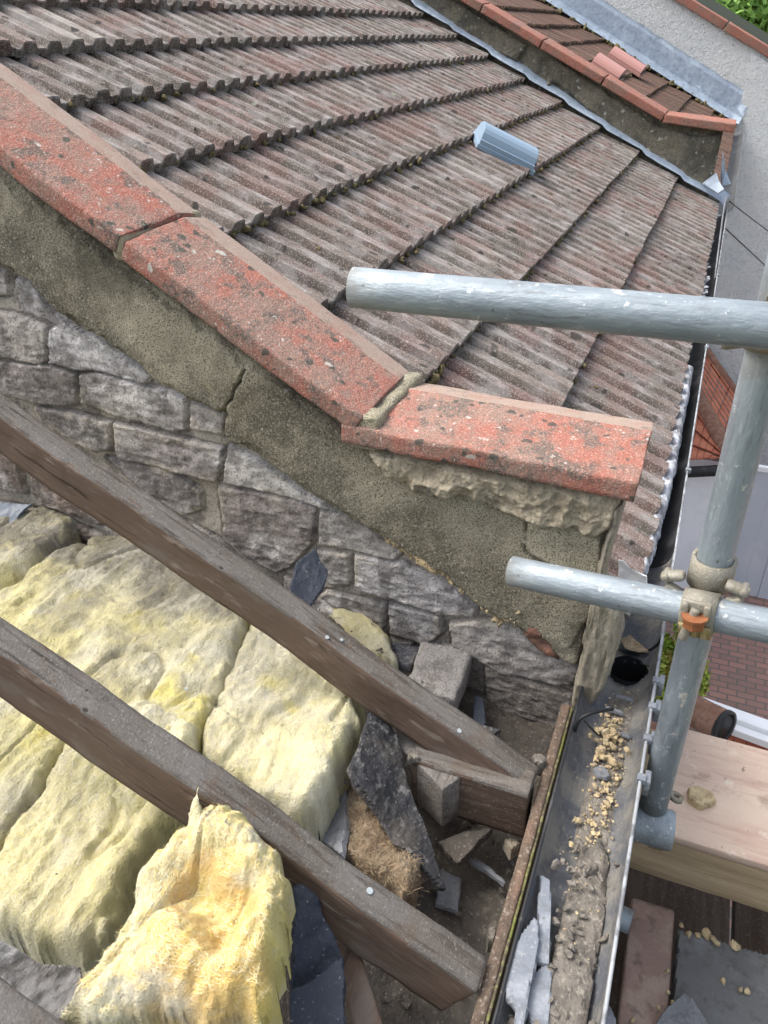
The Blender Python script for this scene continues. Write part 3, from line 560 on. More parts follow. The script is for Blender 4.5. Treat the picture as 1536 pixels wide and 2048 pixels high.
pillow('exposed_red_brick', [ax(x, y, 1.14) for x, y in [(1050, 1238), (1082, 1250), (1112, 1290), (1118, 1320), (1090, 1310), (1062, 1285), (1046, 1268)]], wallp(1.14), M['redrub'], .003, lambda P, sd, W3: .006 * ss(sd, 0, .01) + fbm(np.column_stack([P, P[:, 0] * 0]), 50, 3) * .006, par, skirt=.004)
# silvery end board
pillow('end_board', [ax(x, y, 1.125) for x, y in [(1226, 1012), (1247, 1004), (1243, 1040), (1206, 1170), (1216, 1196), (1240, 1225), (1242, 1285), (1212, 1368), (1170, 1432), (1142, 1405), (1148, 1360), (1164, 1300), (1180, 1190)]],
       wallp(1.125), M['endwood'], .003, lambda P, sd, W3: .016 * ss(sd, -.001, .008) + fbm(np.column_stack([P, P[:, 0] * 0]) * V([3, .5, 1]), 30, 4, ridge=True) * .006, par, skirt=.05)
# brick stub that sticks out of the wall
def block(name, P, size, rotz, mt, parent=None, seed=0, amp=.004, col=None, r=.006, tilt=(0, 0)):
    v, f = sweep(resamp(rrect(size[1], size[2], r, 2), .008), size[0], .009, amp, 26, seed, endround=r)
    v = v - V([size[0] / 2, 0, 0]); mx = Matrix.Translation(Vector(P)) @ Matrix.Rotation(rotz, 4, 'Z') @ Matrix.Rotation(tilt[0], 4, 'X') @ Matrix.Rotation(tilt[1], 4, 'Y')
    return mesh(name, xf(v, mx), f, mt, parent, True, None if col is None else np.tile(V(col), (len(v), 1)))
pb = ax(873, 1345, 1.08); block('projecting_brick', pb + V([.02, 0, -.025]), (.17, .105, .06), math.radians(5), M['brick'], par, 4, .007, (.26, .25, .24), .008)
pb = ax(800, 1300, 1.13); block('projecting_brick', pb + V([.02, 0, -.03]), (.1, .07, .05), 0, M['brick'], par, 5, .005, (.08, .085, .1))
# ---- far parapet
far = thing('parapet_wall', 'far lichen spotted rendered parapet under narrow red coping with lead at its foot', 'parapet', (6.2, 0, 0))
fa = ax(1466, 265, 5.95); fb = ax(1325, 246, 5.95); fc = ax(918, 2, 5.95); d1 = (fc - fb) / np.linalg.norm(fc - fb)
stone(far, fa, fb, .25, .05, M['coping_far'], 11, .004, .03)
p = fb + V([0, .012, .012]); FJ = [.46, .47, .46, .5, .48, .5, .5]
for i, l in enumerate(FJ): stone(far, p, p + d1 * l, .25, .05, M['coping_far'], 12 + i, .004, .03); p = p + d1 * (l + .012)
ey = .09
cor = [(ey, 0), (ey, H - 1.0), (ey - .02, fa[2] + .003), (fb[1], fb[2] + .003), (p[1], p[2]), (p[1], 0)]
v, f = prism(cor, 6.03, 6.2); mesh('rendered_wall', v, f, M['render_far'], far, False)
def fw_h(P, sd, W3): Q = np.column_stack([P, P[:, 0] * 0]); return .014 * ss(sd, 0, .02) + fbm(Q, 7, 5, seed=3) * .018
top_l = [V([6.02, a, b - .005]) for a, b in [(fa[1] + .07, fa[2]), (fa[1] + .2, fa[2] - .03), (fa[1] + .33, fa[2] + .005), (fb[1] - .02, fb[2] - .035), (fb[1] + .1, fb[2] + .02)]]
gap0, gap1 = ax(1098, 150, 6.02), ax(1068, 140, 6.02)
pillow('render_face', [V([6.02, ey, H - 1.02]), V([6.02, ey - .015, fa[2] - .03])] + top_l + [V([6.02, gap0[1], fb[2] + (gap0[1] - fb[1]) * .507])] + [V([6.02, gap0[1] + .02, gap0[2] - .14]), V([6.02, gap0[1] - .03, -.28 + H])], wallp(6.02), M['render_far'], .012, fw_h, far, skirt=.02)
pillow('render_face', [V([6.02, gap1[1] + .05, fb[2] + (gap1[1] - fb[1]) * .507]), V([6.02, p[1], p[2]]), V([6.02, p[1], p[2] - .5]), V([6.02, gap1[1] + .12, -.16 + H])], wallp(6.02), M['render_far'], .012, fw_h, far, skirt=.02)
# ================================================================== THIRD HOUSE (far roof) AND PEBBLEDASHED HOUSE
fh = thing('terraced_house', 'brown tiled end terrace roof beyond the far parapet carrying two pink vents', 'house', (9, 0, 0))
SF = [-.48 + .33 * i for i in range(13)]
tiles('roof_tiles', 6.27, 11.72, M['tile_far'], fh, [(.13, .075, .055), (.15, .085, .065), (.11, .065, .05), (.14, .08, .06)], 9, SLs=SF)
slab('roof_boarding', 6.2, 11.8, -.40, 4, -.055, .03, M['darkwood'], fh)
wallbox('front_wall', 6.25, 11.8, .13, .38, 0, H - 1.16, M['white'], fh)
sp = [(roof(random.uniform(6.4, 11.6), SF[random.randint(0, 8)] - .004, -.02), random.uniform(.008, .02), i, (1, 1, .8), 1) for i in range(160)]
sp += [(roof(random.gauss(11.62, .03), random.uniform(-.4, 3), .0), random.uniform(.02, .05), i + 200, (1, 1, .6), 1) for i in range(90)]
v, f = grp_chunks(sp); tag(mesh('moss', v, f, M['moss'], fh), kind='stuff')
for (a, b), lb in (((1238, 160), 'pink clay coloured roof vent nearer the red coping'), ):
    pass
def vent2(x0, y0, x1, y1, lb):
    a = ar(x0, y0, .02); b = ar(x1, y1, .02); L = float(np.linalg.norm(b - a)); d = V([0, UPS[1], UPS[2]])
    vent('roof_vent', lb, a, d, min(L, .42), .34, .10, M['vent_red'], fh)
vent2(1240, 160, 1188, 130, 'pink plastic roof vent nearer the red coping on the far roof')
vent2(1282, 150, 1234, 126, 'pink plastic roof vent nearer the lead lined pebbledash wall')
XW = 11.8; ph = thing('pebbledashed_house', 'white pebbledashed house whose coped gable wall closes the row', 'house', (XW, -1, 0))
c1, c2 = ax(1386, 22.5, XW), ax(1532, 113, XW); dw = (c1 - c2) / np.linalg.norm(c1 - c2)
ct = c2 + dw * 8; cb = c2 - dw * 6
poly = [(cb[1], 0), (cb[1], cb[2]), (ct[1], ct[2]), (ct[1], 0)]
v, f = prism(poly, XW, XW + .3); mesh('gable_wall', v, f, M['dash'], ph, False)
cr = ax(1500, 120, XW); cz = c2 + dw * ((cr[1] - c2[1]) / dw[1])
v, f = prism([(cb[1], 0), (cb[1], cb[2] - .05), (cz[1], cz[2] - .05), (cz[1] + .12, 0)], XW - .03, XW + .01); mesh('gable_wall', v, f, M['dash'], ph, False)
q = cb - dw * .1
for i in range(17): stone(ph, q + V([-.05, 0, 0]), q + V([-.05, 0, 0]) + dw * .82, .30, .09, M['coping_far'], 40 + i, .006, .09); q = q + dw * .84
v, f = sweep([(0, 0), (.12, 0), (.12, .16), (0, .16)], 14.4, 1.); mesh('verge_trim', xf(v, frame(cb + V([.42, 0, .04]), dw)), f, mat('green_grey_verge', (.10, .12, .10)), ph, False)
sn = V([0, -dw[2], dw[1]])
v = V([cb + V([.3, 0, -.05]), ct + V([.3, 0, -.05]), ct + V([6, 0, -.05]), cb + V([6, 0, -.05])]); v = np.concatenate([v, v - V([0, 0, .1])])
mesh('roof', v, [(0, 1, 2, 3), (7, 6, 5, 4), (0, 4, 5, 1), (1, 5, 6, 2), (2, 6, 7, 3), (3, 7, 4, 0)], M['tile_far'], ph, False, np.tile(V([.12, .07, .05]), (8, 1)))
wallbox('front_wall', XW + .3, XW + 6, cb[1] + .3, cb[1] + .5, 0, cb[2] - .2, M['dash'], ph)
# lead flashing up the gable
def onr(X, s, off): return roof(X, s, off)
ss2 = np.arange(-.50, 3.6, .15)
ribbon('lead_flashing', [onr(11.60, s, .02) for s in ss2], [onr(11.77, s, .09) for s in ss2], M['lead'], ph, 1, .01)
ribbon('lead_flashing', [onr(11.765, s, .08) for s in ss2], [onr(11.775, s + .02, .33) for s in ss2], M['lead'], ph, 1, .02)
# ================================================================== GUTTERS
gut = thing('gutter', 'black half round gutter with a dusty outlet and mortar crumbs running along the eaves', 'gutter', (.2, .012, H - 1.1))
GY, GZ, GR = .012, H - 1.037, .0625
def trough(name, x0, x1, r, mt, parent, y=GY, z=GZ, th=.003, hole=None, n=28, sag=0):
    a = np.linspace(math.pi, 2 * math.pi, n); pr = [(math.cos(t) * r, math.sin(t) * r) for t in a] + [(math.cos(t) * (r - th), math.sin(t) * (r - th)) for t in a[::-1]]
    k = max(2, int((x1 - x0) / .006) if hole else int((x1 - x0) / .1)); xs = np.linspace(x0, x1, k + 1); m_ = len(pr)
    v = V([[x, y + p_[0], z + p_[1] - sag * ((x - x0) / (x1 - x0)) ** 2] for x in xs for p_ in pr]); f = []
    for i in range(k):
        for j in range(m_):
            q = (i * m_ + j, i * m_ + (j + 1) % m_, (i + 1) * m_ + (j + 1) % m_, (i + 1) * m_ + j)
            if hole:
                c = v[list(q)].mean(0)
                if math.hypot(c[0] - hole[0], c[1] - hole[1]) < hole[2] and c[2] < z - .02: continue
            f.append(q[::-1])
    return mesh(name, v, f, mt, parent, True)
HX = 1.245
trough('trough', .05, 1.15, GR, M['pvc_in'], gut)
trough('outlet_union', 1.12, 1.345, GR + .004, M['pvc_in'], gut, hole=(HX, GY - .012, .037))
trough('trough', 1.305, 1.62, GR - .001, M['pvc_in'], gut)
trough('trough', 1.60, 6.05, GR, M['pvc'], gut)
v, f = sweep(circ(.038, 28), .2, .05, cap=False); v2, f2 = sweep(circ(.036, 28), .2, .05, cap=False)
mxp = frame((HX, GY - .012, GZ - .052), (0, 0, -1), (1, 0, 0)); v, f = join([(v, f), (v2, [a[::-1] for a in f2])]); mesh('outlet_pipe', xf(v, mxp), f, M['pvc'], gut)
v, f = sweep(circ(.0028, 8), 6.0, .5); mesh('outer_lip', xf(v, Matrix.Translation((.05, GY - GR, GZ))), f, mat('worn_pale_lip', (.32, .34, .36), [('n', 20, .45, .6, (.12, .12, .13), .8)], rough=.5), gut)
v, f = sweep(circ(.0028, 8), 6.0, .5); mesh('inner_lip', xf(v, Matrix.Translation((.05, GY + GR, GZ))), f, M['pvc'], gut)
for X in (.93, 1.02, 1.10, 1.17, 2.05, 3.1, 4.2, 5.2):
    big = X < 1.3
    parts = [boxm(X - .007, X + .007, GY - GR - .009, GY - GR + .006, GZ - .006, GZ + .006, .002)]
    if big: parts.append(boxm(X - .006, X + .02, GY - GR - .016, GY - GR - .006, GZ - .03, GZ + .003, .002))
    v, f = join(parts); mesh('bracket_clip', v, f, M['slate_pale'], gut, False)
# dirt in the gutter
def gut_h(P, sd, W3):
    Q = np.column_stack([P, P[:, 0] * 0]); y = P[:, 1] - GY
    t = .018 + .016 * ss(-P[:, 0], -.78, -.55) ; return t + fbm(Q, 22, 4, seed=4) * .007 + fbm(Q, 90, 3, seed=5) * .003 + .006 * ss(sd, 0, .012)
pillow('silt', [V([x, y, 0]) for x, y in [(.2, -.035), (.72, -.032), (.80, -.026), (.825, -.005), (.80, .018), (.72, .024), (.5, .03), (.2, .042)]], (V([0, 0, GZ - .06]), V([1., 0, 0]), V([0, 1., 0]), V([0, 0, 1.])), M['silt'], .0028, gut_h, gut, skirt=-.002)
pillow('silt', [V([x, y, 0]) for x, y in [(.8, -.03), (1.0, -.034), (1.17, -.036), (1.19, 0), (1.14, .028), (.95, .03), (.8, .034)]], (V([0, 0, GZ - .06]), V([1., 0, 0]), V([0, 1., 0]), V([0, 0, 1.])), M['silt'], .0028, lambda P, sd, W3: .006 + .006 * ss(sd, 0, .02) + fbm(np.column_stack([P, P[:, 0] * 0]), 30, 4, seed=8) * .004, gut, skirt=-.002)
sp = []
for i in range(150):
    t = random.random(); X = .80 + .30 * t; y = GY - .012 + random.gauss(0, .015) + .006 * math.sin(t * 9); r_ = random.uniform(.002, .006) * (1.25 if random.random() < .2 else 1)
    sp.append((V([X, y, GZ - .046 + random.random() * .006]), r_, i, (1, .8, .65), 1))
for i in range(260):
    sp.append((V([random.uniform(.6, 1.16), GY - .008 + random.gauss(0, .02), GZ - .047 + random.random() * .012 + .014 * (random.random() < .3)]), random.uniform(.0010, .0028), i + 500, (1, .9, .7), 1))
for i in range(34):
    sp.append((V([1.02 + random.gauss(0, .025), GY + random.gauss(-.004, .016), GZ - .040 + random.random() * .01]), random.uniform(.005, .011), i + 160, (1, .8, .7), 2))
v, f = grp_chunks(sp); tag(mesh('mortar_crumbs', v, f, M['crumb'], smooth=False), 'heap of yellow mortar crumbs lying in the gutter', 'crumbs', kind='stuff')
sp = [(V([random.uniform(.45, .80), GY + random.gauss(0, .02), GZ - .028 + random.random() * .01]), random.uniform(.003, .010), i + 900, (1, .9, .6), 2) for i in range(90)]
v, f = grp_chunks(sp); tag(mesh('grit', v, f, M['silt'], smooth=False), 'grey grit and pebbles lying on the silt in the gutter', 'grit', kind='stuff')
# debris flakes near the outlet
def flake(name, pts, th, mt, label, cat, amp=.002, res=.003, group=None, seed=0, N_=None):
    P = V(pts); c = P.mean(0); u, s_, vt = np.linalg.svd(P - c); n = vt[2]; n = n if n[2] > 0 else -n
    if abs(n[2]) < .3 and N_ is not None and n @ N_ < 0: n = -n
    a = vt[0]; b = np.cross(n, a)
    def hf(Q, sd, W3): q = np.column_stack([Q, Q[:, 0] * 0]) + seed; return th * ss(sd, -.002, .002) + fbm(q, 18, 3, seed=seed) * amp * 1.6 + fbm(q, 90, 2, seed=seed) * amp * .3
    o, w = pillow(name, list(P), (c, a, b, n), mt, res, hf, None, world_mx=Matrix.Translation(Vector((c[0], c[1], P[:, 2].min()))), skirt=th * .6, smooth=False)
    return tag(o, label, cat, group)
def Z(pts, z): return [az(x, y, z if not hasattr(z, '__len__') else z[i]) for i, (x, y) in enumerate(pts)]
flake('slate_fragment', Z([(1079, 1751), (1100, 1764), (1103, 1797), (1100, 1937), (1069, 1928), (1074, 1841)], -1.055), .006, M['slate_pale'], 'long narrow pale slate strip lying in the gutter', 'slate', .0008)
flake('slate_fragment', Z([(1067, 1838), (1078, 1846), (1076, 1917), (1070, 1945), (1060, 1972), (1056, 2022), (1047, 2060), (1028, 2060), (1030, 2020), (1012, 2000), (1003, 1967), (1030, 1887)], -1.045), .006, M['slate_pale'], 'widest jagged pale slate leaning in the gutter beside the fascia', 'slate', .0008, seed=2)
flake('slate_fragment', Z([(1054, 1965), (1082, 1935), (1106, 1926), (1102, 1994), (1098, 2060), (1064, 2060), (1046, 2010)], -1.06), .006, M['slate_pale'], 'bluish slate piece at the bottom of the picture in the gutter', 'slate', .0008, seed=3)
flake('slate_fragment', Z([(1186, 1540), (1196, 1532), (1212, 1538), (1222, 1556), (1212, 1562), (1196, 1556)], -1.075), .004, M['slate'], 'small grey slate chip among the yellow crumbs in the gutter', 'slate', seed=4)
for i, (x, y, lb) in enumerate([(1250, 1398, 'grey sliver just below the gutter outlet'), (1228, 1424, 'thin grey sliver across the gutter near the black cable'), (1242, 1470, 'dark sliver at the head of the yellow crumbs')]):
    p = az(x, y, -1.075); flake('slate_sliver', [p + V([-.004, -.018, 0]), p + V([.006, -.016, 0]), p + V([.004, .016, .004]), p + V([-.004, .018, .004])], .003, M['slate'], lb, 'slate', res=.002, seed=6 + i)
# curled twig debris in the gutter above the outlet
flake('leaf_litter', Z([(1240, 1275), (1262, 1268), (1285, 1290), (1300, 1305), (1276, 1302), (1250, 1295)], -1.075), .004, M['wool_brown'], 'curl of dry brown leaf litter in the gutter above the outlet', 'leaves', .006)
# black cable from the fascia corner into the gutter
def tube(name, pts, r, mt, parent=None, n=8, sub=6):
    P = [V(p) for p in pts]; C = []
    for i in range(len(P) - 1):
        p0 = P[max(i - 1, 0)]; p1 = P[i]; p2 = P[i + 1]; p3 = P[min(i + 2, len(P) - 1)]
        for k in range(sub):
            t = k / sub; C.append(.5 * ((2 * p1) + (-p0 + p2) * t + (2 * p0 - 5 * p1 + 4 * p2 - p3) * t * t + (-p0 + 3 * p1 - 3 * p2 + p3) * t ** 3))
    C.append(P[-1]); vs = []
    for i, c in enumerate(C):
        d = Vector(C[min(i + 1, len(C) - 1)] - C[max(i - 1, 0)]); mx = frame(c, d, (0.1, .2, 1)); vs.append(xf(V([(0, a, b) for a, b in circ(r, n)]), mx))
    v = np.concatenate(vs); f = [(i * n + j, i * n + (j + 1) % n, (i + 1) * n + (j + 1) % n, (i + 1) * n + j) for i in range(len(C) - 1) for j in range(n)] + [tuple(range(n))[::-1], tuple(range((len(C) - 1) * n, len(C) * n))]
    return mesh(name, v, f, mt, parent)
tag(tube('cable', [az(1150, 1462, -1.05), az(1160, 1438, -1.02), az(1190, 1424, -1.01), az(1225, 1418, -1.03)], .0035, M['cable']), 'short black cable arching from the wall corner over the gutter edge', 'cable')
tag(tube('cable', [az(1168, 1440, -1.03), az(1178, 1452, -1.03), az(1196, 1470, -1.06)], .0018, M['cable']), 'thin black wire curling down from the arching cable', 'cable')
# white bird-comb mortar at the eaves tiles
def foam_h(P, sd, W3): Q = np.column_stack([P, P[:, 0] * 0]); return .012 * ss(sd, 0, .01) + fbm(Q, 45, 4, seed=3, ridge=True) * .010
M['foam'] = mat('white_crumbled_filler', (.40, .42, .46), [('n', 30, .45, .62, (.15, .15, .16), .8), ('n', 7, .46, .6, (.13, .13, .135), .7), ('n', 90, .55, .66, (.8, .82, .86), .5)], bumps=[('n', 90, .005)], rough=.95)
pillow('eaves_filler', [az(x, y, -1.035) for x, y in [(1356, 742), (1388, 735), (1376, 800), (1352, 940), (1330, 1030), (1308, 1110), (1285, 1165), (1270, 1160), (1290, 1085), (1312, 980), (1334, 860)]], flat(-1.035), M['foam'], .005, foam_h, mid, skirt=.01)
sp = [(az(1400 + i * .9 + random.gauss(0, 3), 640 - i * 6.6, -1.03), random.uniform(.008, .02), i, (1, .8, .6), 2) for i in range(38)]
v, f = grp_chunks(sp); tag(mesh('eaves_debris', v, f, M['foam'], mid), kind='stuff')
# far gutter
fg = thing('gutter', 'grey sagging gutter under the far brown roof', 'gutter', (6.4, 0, H - 1.2))
trough('trough', 6.36, 11.6, .075, mat('grey_gutter', (.10, .105, .11), [('n', 4, .5, .65, (.22, .23, .25), .6)], rough=.5), fg, y=-.02, z=H - 1.06)
flake('lead_offcut', [ax(1236, 1118, 1.42), ax(1246, 1120, 1.42), ax(1262, 1136, 1.42), ax(1292, 1152, 1.42), ax(1296, 1185, 1.42), ax(1238, 1180, 1.42)], .002, M['white'], 'pale sheet offcut poking out under the last eaves tile beside the wall end', 'sheet', .003)
fl = thing('lead_apron', 'folded blue lead apron at the foot of the far parapet end', 'lead sheet', ax(1460, 340, 6.2))
v = V([ax(1446, 300, 6.25), ax(1451, 340, 6.2), ax(1462, 368, 6.15), ax(1444, 371, 6.1), ax(1441, 350, 6.2)]); v = np.concatenate([v, v + V([.01, 0, -.01])])
mesh('sheet', v, [(0, 1, 2, 3, 4), (9, 8, 7, 6, 5)] + [(i, i + 5, (i + 1) % 5 + 5, (i + 1) % 5) for i in range(5)], M['lead'], fl, False)
v = V([ax(1433, 345, 6.0), ax(1438, 362, 5.9), ax(1448, 378, 5.8), ax(1436, 386, 5.8), ax(1405, 366, 6.0)]); v = np.concatenate([v, v + V([.01, 0, -.01])])
mesh('sheet', v, [(0, 1, 2, 3, 4), (9, 8, 7, 6, 5)] + [(i, i + 5, (i + 1) % 5 + 5, (i + 1) % 5) for i in range(5)], M['lead'], fl, False)
# telephone wires
tag(tube('overhead_wire', [ax(1458, 402, 5.5), ax(1536, 462, 6.4), ax(1720, 600, 9)], .0035, M['cable'], n=6), 'upper thin wire running from the gutter across the white wall', 'wire')
tag(tube('overhead_wire', [ax(1452, 458, 4.7), ax(1536, 536, 5.6), ax(1720, 706, 8)], .0035, M['cable'], n=6), 'lower thin wire running from the gutter across the white wall', 'wire')
tag(tube('downpipe_cable', [ax(1453, 395, 5.0), ax(1446, 430, 4.8), ax(1428, 570, 4.2), ax(1410, 700, 3.6)], .004, M['slate'], n=6), 'grey cable clipped along the outside of the black gutter', 'cable')
# ================================================================== OPENED HOUSE: rafters, fascia, loft
own = thing('opened_house', 'own house with its tiles stripped so the loft eaves lie open', 'house', (.5, .3, 0))
wallbox('front_wall', -3, 1.15, .14, .38, 0, H - 1.30, M['render_far'], own)
def fl_h(P, sd, W3):
    Q = np.column_stack([P, P[:, 0] * 0]); h = .15 * ss(P[:, 1], .14, .62) + .03 * ss(P[:, 0], .9, 1.15)
    return h + fbm(Q, 12, 4, seed=2) * .018 + fbm(Q, 60, 3, seed=3) * .005
pillow('wall_top_rubble', [V([x, y, H - 1.24]) for x, y in [(-.2, .1), (1.17, .1), (1.17, 1.9), (-.2, 1.9)]], flat(-1.24), M['dust'], .006, fl_h, own, skirt=.03)
wallbox('ceiling', -3, 1.16, .38, 4, H - 1.32, H - 1.28, M['dust'], own)
fas = thing('fascia_board', 'brown peeling timber fascia edge with a green algae line beside the gutter', 'fascia', (.3, .09, H - 1.2))
v, f = sweep(resamp(rrect(.017, .17, .004, 2), .005), 1.0, .006, .0035, 40, 3, endround=.004); mesh('board', xf(v, Matrix.Translation((.06, .094, H - 1.13))), f, M['fascia'], fas)
v, f = sweep(resamp(rrect(.0045, .16, .001, 1), .004), 1.0, .006, .0018, 40, 4); mesh('algae_edge', xf(v, Matrix.Translation((.06, .0835, H - 1.128))), f, M['algae'], fas)
def rafter(xa, xb, yend, top, label, nails=(), depth=.085, group='stripped rafters', seed=0, s_top=2.6, lift_=0.):
    s0 = (yend) / UPS[1] ; n0 = NR * (-DR - .07 + lift_)
    P = V([xb, 0, H]) + n0; s0 = (yend - n0[1]) / UPS[1]; P = P + UPS * s0
    L = s_top - s0; w = xb - xa; mx = frame(P, UPS); t = thing('rafter', label, 'rafter', mx=mx, group=group)
    prof = resamp([(0, 0), (w, 0), (w, -depth), (0, -depth)], .007)
    prof = V([(min(max(a, .0008), w - .0008), b) for a, b in prof])
    def tp(x, p): q = p.copy(); wv = .0025 * math.sin(x * 7 + seed) + .002 * math.sin(x * 19 + seed * 2); q[:, 0] += wv; q[:, 1] += .0018 * math.sin(x * 11 + seed); return q
    v, f = sweep(prof, L, .007, .0022, 26, seed, taper=tp, endround=.003)
    e = (v[:, 1] > w - .004) & (v[:, 2] > -.004); v[e, 2] -= .006 * np.abs(fbm(v[e], 18, 3, seed=seed + 5)) + .001; v[e, 1] -= .006 * np.abs(fbm(v[e], 22, 3, seed=seed + 6))
    cf = []
    for a in f:
        if len(a) > 4: cf.append(0); continue
        c = v[list(a)].mean(0); cf.append(1 if (c[2] < -.004) else 0)
    mesh('timber', v, f, None, t, True, world=False, mats=[M['rafter'], M['rafter_side']], fm=cf)
    for (x, y, r_) in nails:
        p = ar(x, y, -.07 + lift_); lp = mx.inverted() @ Vector(p)
        v, f = sweep(circ(r_, 12), .002, .01); m2 = Matrix.Translation((lp.x, lp.y, -.0005)) @ Matrix.Rotation(-math.pi / 2, 4, 'Y'); mesh('nail_head', xf(v, m2), f, M['nail'], t, False, world=False)
    return t
rafter(.847, .892, .108, 0, 'brown sided rafter nearest the brick parapet', [(654, 1275, .0035), (683, 1280, .0028), (918, 1462, .004)], depth=.077, seed=1)
rafter(.512, .558, .104, 0, 'middle rafter passing behind the torn yellow wool', [(739, 1782, .0045), (372, 1378, .002)], depth=.10, seed=2)
rafter(.19, .236, .104, 0, 'rafter cut by the bottom left corner of the picture', [], seed=3)
# joist beside the first rafter foot
p0 = ax(884, 1526, .822); p1 = ax(1062, 1598, .822)
v, f = sweep(resamp([(0, 0), (.052, 0), (.052, -.11), (0, -.11)], .008), float(p0[1] - p1[1]) + .05, .008, .002, 24, 4, endround=.003)
jo = thing('ceiling_joist', 'dark brown joist end lying under the foot of the rafter nearest the parapet', 'joist', mx=frame(V([.872, p1[1] + .004, (p0[2] + p1[2]) / 2]), (0, 1, 0)))
mesh('timber', v, f, None, jo, True, world=False, mats=[M['rafter'], M['darkwood']], fm=[0 if (len(a) == 4 and np.asarray(v)[list(a)].mean(0)[2] > -.004) else 1 for a in f])
# pale timber offcut standing behind the felt
pc = az(848, 1500, -1.03); tag(block('timber_offcut', pc + V([0, 0, -.05]), (.16, .055, .10), math.radians(60), M['rafter'], None, 6, .002, r=.003), 'weathered square timber offcut half hidden behind the black felt flap', 'timber')
tag(block('timber_offcut', az(715, 1985, -1.10), (.15, .035, .045), math.radians(42), M['rafter_side'], None, 8, .003, r=.004), 'split pale timber scrap under the middle rafter beside the blue black felt', 'timber')
flake('slate_fragment', Z([(694, 1571), (696, 1640), (690, 1718), (635, 1679), (648, 1640), (662, 1610)], [-1.08, -1.06, -1.06, -1.09, -1.09, -1.09]), .008, M['slate'], 'grey slate wedged between yellow wool and brown wool', 'slate', seed=8)
flake('tile_fragment', Z([(872, 1688), (930, 1668), (988, 1656), (984, 1668), (914, 1736)], [-1.15, -1.15, -1.14, -1.15, -1.16]), .014, M['dust'], 'three cornered dark tile fragment on the dusty wall top', 'tile', seed=9)
flake('slate_fragment', Z([(935, 1716), (962, 1722), (1015, 1768), (1006, 1772), (972, 1745), (940, 1728)], -1.2), .005, M['slate'], 'curved pale slate sliver on the dusty wall top beside the fascia', 'slate', seed=10)
flake('mortar_lump', Z([(975, 1868), (990, 1860), (994, 1880), (985, 1898), (970, 1895)], -1.12), .02, M['silt'], 'pale grey mortar lump against the fascia', 'mortar', seed=11)
flake('mortar_lump', Z([(1062, 1525), (1078, 1518), (1092, 1532), (1084, 1545), (1066, 1540)], -1.05), .02, M['silt'], 'small pale lump between rafter foot and fascia top', 'mortar', seed=12)
flake('mortar_lump', Z([(812, 1530), (818, 1500), (836, 1512), (842, 1520), (826, 1522)], -1.02), .006, M['silt'], 'little pale plaster sliver on the timber offcut', 'mortar', seed=13)
flake('slate_fragment', Z([(948, 1395), (968, 1400), (972, 1450), (960, 1480), (942, 1470)], -1.14), .006, M['felt_blue'], 'blue black slate upright in the gap beside the projecting brick', 'slate', seed=21)
flake('roofing_felt', Z([(900, 1405), (925, 1440), (1005, 1462), (985, 1474), (930, 1462), (896, 1440)], -1.07), .004, M['felt'], 'narrow felt strip lying along the top of the first rafter foot', 'felt', .004, seed=22)
flake('slate_fragment', Z([(880, 1740), (925, 1760), (915, 1830), (868, 1810)], -1.215), .006, M['slate'], 'dull grey slate half buried in dust beneath the three cornered fragment', 'slate', seed=23)
flake('mortar_lump', Z([(1005, 1690), (1030, 1680), (1040, 1700), (1018, 1715)], -1.17), .018, M['mortar2'], 'beige mortar lump beside the fascia below the joist', 'mortar', seed=24)
# felt
flake('roofing_felt', Z([(725, 1415), (791, 1457), (804, 1465), (821, 1520), (846, 1571), (867, 1668), (876, 1787), (855, 1791), (838, 1744), (804, 1681), (762, 1605), (715, 1571), (685, 1550), (708, 1490)], [-1.0, -1.0, -1.0, -1.01, -1.02, -1.07, -1.13, -1.14, -1.1, -1.04, -1.0, -.99, -1.0, -1.0]), .006, M['felt'], 'crumpled black bitumen felt flap hanging over the brown wool', 'felt', .007)
o1 = flake('roofing_felt', Z([(586, 1775), (612, 1750), (632, 1785), (646, 1827), (667, 1866), (682, 1910), (690, 1970), (640, 1990), (583, 1990), (576, 1962), (586, 1884), (594, 1832)], [-.95, -.95, -.97, -.98, -1., -1.02, -1.03, -1.03, -1.03, -1.02, -.98, -.96]), .01, M['felt_blue'], 'smooth blue black felt scrap sloping down beside the torn yellow wool', 'felt', .008)
flake('roofing_felt', Z([(580, 1980), (620, 1968), (688, 1915), (692, 1990), (690, 2070), (580, 2070)], -1.0), .01, M['felt_blue'], 'lower blue black felt fold reaching the bottom edge', 'felt', .006, seed=5)
flake('plastic_flap', [ax(x, y, XX) for x, y, XX in [(592, 1127, 1.06), (625, 1101, 1.10), (634, 1099, 1.10), (640, 1124, 1.09), (658, 1145, 1.08), (648, 1175, 1.05), (622, 1216, 1.0), (574, 1186, 1.0)]], .006, M['felt_blue'], 'dark blue plastic flap propped against the brick wall', 'plastic', .004, seed=6, N_=V([-1, 0, .3]))
flake('plastic_sheet', Z([(-30, 1003), (62, 1006), (52, 1022), (34, 1048), (14, 1070), (-30, 1072)], [-.93, -.93, -.95, -.97, -.98, -.98]), .004, mat('blue_grey_plastic_sheet', (.10, .13, .17), [('n', 12, .45, .62, (.25, .29, .33), .7)], rough=.4), 'shiny blue grey plastic sheet corner at the left edge', 'plastic', .003, seed=7)
